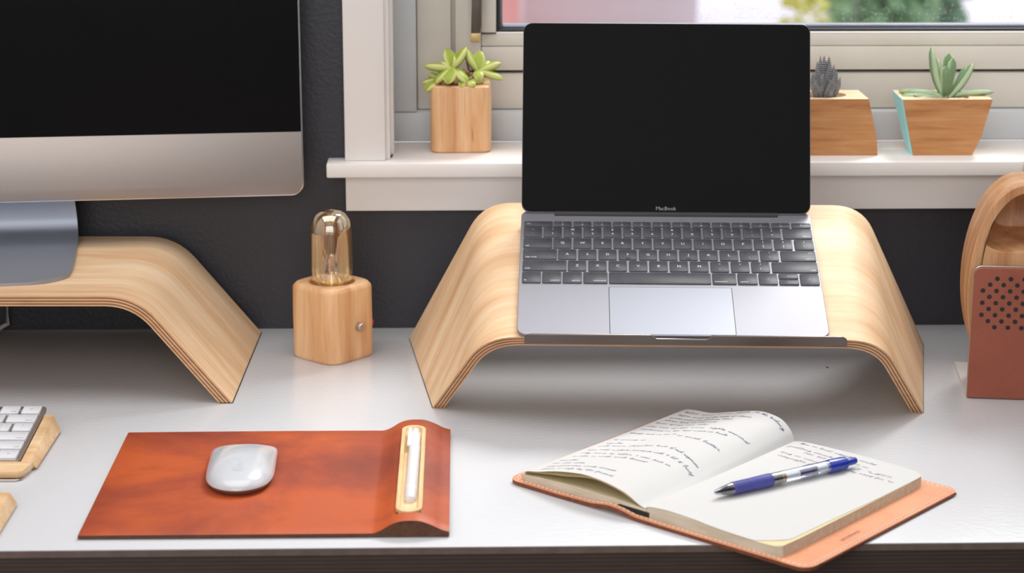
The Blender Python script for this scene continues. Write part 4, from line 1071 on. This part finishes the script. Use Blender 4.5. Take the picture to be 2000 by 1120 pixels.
def pebbles(parent, ox, oy, rx, ry, z, n, seed, mat='pebble', rmin=0.9, rmax=2.0):
    rnd = random.Random(seed); ch = []
    bm = bmesh.new(); bmesh.ops.create_icosphere(bm, subdivisions=1, radius=1); bv = [q.co.copy() for q in bm.verts]; bm.verts.index_update()
    bf = [tuple(q.index for q in f.verts) for f in bm.faces]; bm.free()
    for i in range(n):
        a = rnd.uniform(0, 6.283); r = math.sqrt(rnd.random())*0.95; s = rnd.uniform(rmin, rmax); e = rnd.uniform(0.6, 1)
        ch.append(([(ox+r*rx*math.cos(a)+q.x*s, oy+r*ry*math.sin(a)+q.y*s*e, z+q.z*s*0.7) for q in bv], bf))
    o = joined('pebbles', ch, mat, parent, 60); o['kind'] = 'stuff'; return o

SZ = 185.6
# round-cornered maple pot with lime succulent
p1 = tag(empty('planter', (6.3, 680, SZ), (0, 0, R(0.5))), 'round-cornered light wood planter box on the sill, left of the laptop', 'planter', 'planters on the window sill')
def pot1():
    out = []
    for k in range(64):
        a = 2*math.pi*k/64+math.pi/64; c, s = math.cos(a), math.sin(a); e = 7.0
        r = (abs(c)**e+abs(s)**e)**(-1/e); out.append((c*r*32.4, s*r*31.5))
    sc = lambda f, z: [(x*f, y*f, z) for x, y in out]; ci = lambda r, z: [(r*math.cos(2*math.pi*k/64+math.pi/64), r*math.sin(2*math.pi*k/64+math.pi/64), z) for k in range(64)]
    loft('pot', [sc(0.94, 0), sc(0.985, 1.2), sc(1, 4), sc(1, 66), sc(0.985, 69.5), sc(0.94, 71), ci(25, 71), ci(24, 70), ci(23.5, 62), ci(2, 62)], 'maple_z', p1)
    lathe('soil', [(0.5, 62.2), (23.2, 62.2), (22.5, 66), (0.5, 67)], 'soil', p1, 32)
pot1()
s1 = tag(empty('succulent', (6.3, 678, SZ+66)), 'lime green succulent with fat pointed leaves, in the planter left of the laptop', 'succulent')
def rosette(cx, cy, cz, specs, mat='leaf_lime'):
    for (az, el, L, w, th, cu) in specs: leaf('leaf', s1, (cx, cy, cz), az, el, L*0.98, w*1.22, th*1.15, cu, mat)
tube('stem', [(-6, -2, 0), (-13, -10, 12), (-10, -14, 22)], [2.4, 2.0, 1.8], 'stem_brown', s1)
tube('stem', [(8, 0, 0), (14, -4, 10), (19, -6, 16)], [2.2, 1.9, 1.6], 'stem_brown', s1)
tube('stem', [(2, 0, 0), (10, 4, 14), (5, 2, 34)], [1.4, 1.2, 1.0], 'leaf_purple', s1)
rosette(-9, -14, 21, [(180, 6, 31, 12, 8, 2), (118, 62, 24, 13, 8, -6), (25, 48, 29, 12.5, 8, 10), (255, -38, 22, 13, 8, 0), (320, -28, 26, 11, 8, -8), (40, 74, 15, 9, 6, 10), (205, -30, 26, 11, 8, -12), (160, 28, 15, 10, 7, 4)])
rosette(19, -6, 17, [(80, 60, 24, 11, 7, 8), (8, 18, 27, 11, 8, 4), (345, -12, 29, 10, 7, -6), (165, 50, 30, 11, 8, 22), (270, -20, 18, 10, 7, -10), (55, 25, 22, 11, 7, 0)])
rosette(-20, -8, 8, [(185, -4, 22, 10, 7, -6), (225, -14, 26, 11, 8, -14), (150, 20, 18, 9, 7, 0)])
rosette(6, -16, 6, [(245, 0, 15, 9, 7, -10), (300, 4, 17, 9, 7, -14), (20, 10, 22, 10, 7, -12)])
for i in range(7): leaf('bud', s1, (2+i*1.2, -15, 14+(i % 3)), i*51, 30, 7, 4, 3, 25, 'stem_brown')
leaf('fallen_leaf', s1, (-2, -18, 5.5), 10, 3, 16, 6, 3, -4, 'leaf_purple')

# faceted planters
def faceted(name, org, bot, mid, top, zs, hole, label, aqua=False):
    t = tag(empty(name, org), label, 'planter', 'planters on the window sill')
    per = 12; ri = [[(x, y, z) for x, y in resample(p, per)] for p, z in zip((bot, mid, top), zs)]
    loft('body', ri, 'planter_wood', t, True, False, True, 25)
    hx, hy, rx, ry = hole; tp_ = resample(top, per); cen = []
    for x, y in tp_:
        a = math.atan2((y-hy)/ry, (x-hx)/rx); cen.append((hx+rx*math.cos(a), hy+ry*math.sin(a)))
    z = zs[-1]
    loft('top_face', [[(x, y, z) for x, y in tp_], [(x, y, z) for x, y in cen], [(x, y, z-1) for x, y in cen], [((x-hx)*0.97+hx, (y-hy)*0.97+hy, z-7) for x, y in cen]], 'planter_top', t, False, True, True, 25)
    if aqua:
        q = [(0, 3)]
        L0, L1, L2 = [(p[0], p[3]) for p in (bot, mid, top)]
        v = []
        for pr2, zz in zip((L0, L1, L2), zs):
            for (x, y) in pr2: v.append((x-0.25, y+(0.2 if (x, y) == pr2[0] else -0.2), zz))
        for (x, y, zz) in list(v): v.append((x-0.5, y, zz))
        f = [(0, 1, 3, 2), (2, 3, 5, 4), (6, 8, 9, 7), (8, 10, 11, 9), (0, 6, 7, 1), (4, 5, 11, 10), (0, 2, 8, 6), (2, 4, 10, 8), (1, 7, 9, 3), (3, 9, 11, 5)]
        mesh('painted_side', v, f, 'aqua_paint', t, 30)
    return t
z0 = 185.6
p2 = faceted('planter', (392, 628, z0), [(-40, 0), (53.4, 0), (53.0, 42), (-38, 42)], [(-53, 0), (51.5, 0), (50, 55), (-50, 55)], [(-53, 0), (41.4, 0), (42, 61.5), (-52, 61.5)], (0, 20, 60), (-4, 30, 27, 21), 'faceted brown wood planter half hidden behind the right laptop edge')
pebbles(p2, -4, 30, 25, 19, 57.5, 190, 5)
h2 = tag(empty('haworthia', (391, 655, z0+54)), 'small grey-striped zebra succulent standing behind the laptop edge', 'succulent')
rnd = random.Random(9)
TP = [(0, .7), (.2, .95), (.4, 1.0), (.65, .72), (.85, .36), (1, .03)]
for i in range(20):
    ly = i//5; a = 72*(i % 5)+ly*36+rnd.uniform(-9, 9)
    leaf('leaf', h2, (math.cos(R(a))*(7.5-1.8*ly), math.sin(R(a))*(7-1.8*ly), 1+ly*3.5), a, 58+ly*7, 27+ly*3.0+rnd.uniform(-2, 2), 11.5-ly*1.1, 6.0, 26-ly*4, 'leaf_stripe', prof=TP)
p3 = faceted('planter', (517, 627, z0), [(-34.3, 0), (28.2, 0), (28, 32), (-33, 32)], [(-38.5, 0), (36.8, 0), (37, 44), (-37.5, 44)], [(-47.7, 0), (46.8, 0), (48, 62), (-45, 65)], (0, 18, 59.4), (1, 31, 28, 21), 'faceted wood planter with one side painted aqua, farthest right on the sill', True)
pebbles(p3, 1, 31, 26, 19, 57, 150, 6)
for i in range(9): leaf('dry_leaf', p3, (rnd.uniform(-22, 24), 31+rnd.uniform(-16, 10), 56.5), rnd.uniform(0, 360), rnd.uniform(-5, 25), rnd.uniform(10, 18), 5, 1.6, rnd.uniform(-20, 30), 'pebble')
s3 = tag(empty('succulent', (520, 653, z0+55.5)), 'sage green succulent with long spreading leaves, in the aqua-sided planter', 'succulent')
FP = [(0, .55), (.2, .6), (.5, .75), (.75, 1.0), (.9, .9), (1, .25)]
for (az, el, L, w, th, cu) in [(180, 1, 46, 8.5, 7, 4), (172, 12, 42, 8, 7, -8), (160, 10, 50, 8, 7, -10), (200, 0, 34, 7, 6, 0), (2, 10, 55, 8, 6, -8), (178, 62, 56, 10, 7, 22), (170, 66, 42, 10, 7, 20), (265, 62, 36, 11, 7, 28), (60, 74, 46, 12, 7, 14), (290, 66, 44, 9.5, 7, 22), (10, 42, 44, 9, 7, 24), (25, 38, 38, 8.5, 6, 30), (120, 60, 34, 9, 6, 10)]:
    leaf('leaf', s3, (random.uniform(-3, 3), random.uniform(-3, 3), 2), az, el, L, w*1.15, th*1.25, cu*1.2, 'leaf_sage', prof=FP)
tube('stem', [(0, 0, -2), (0, 0, 6)], [4, 3], 'stem_brown', s3)
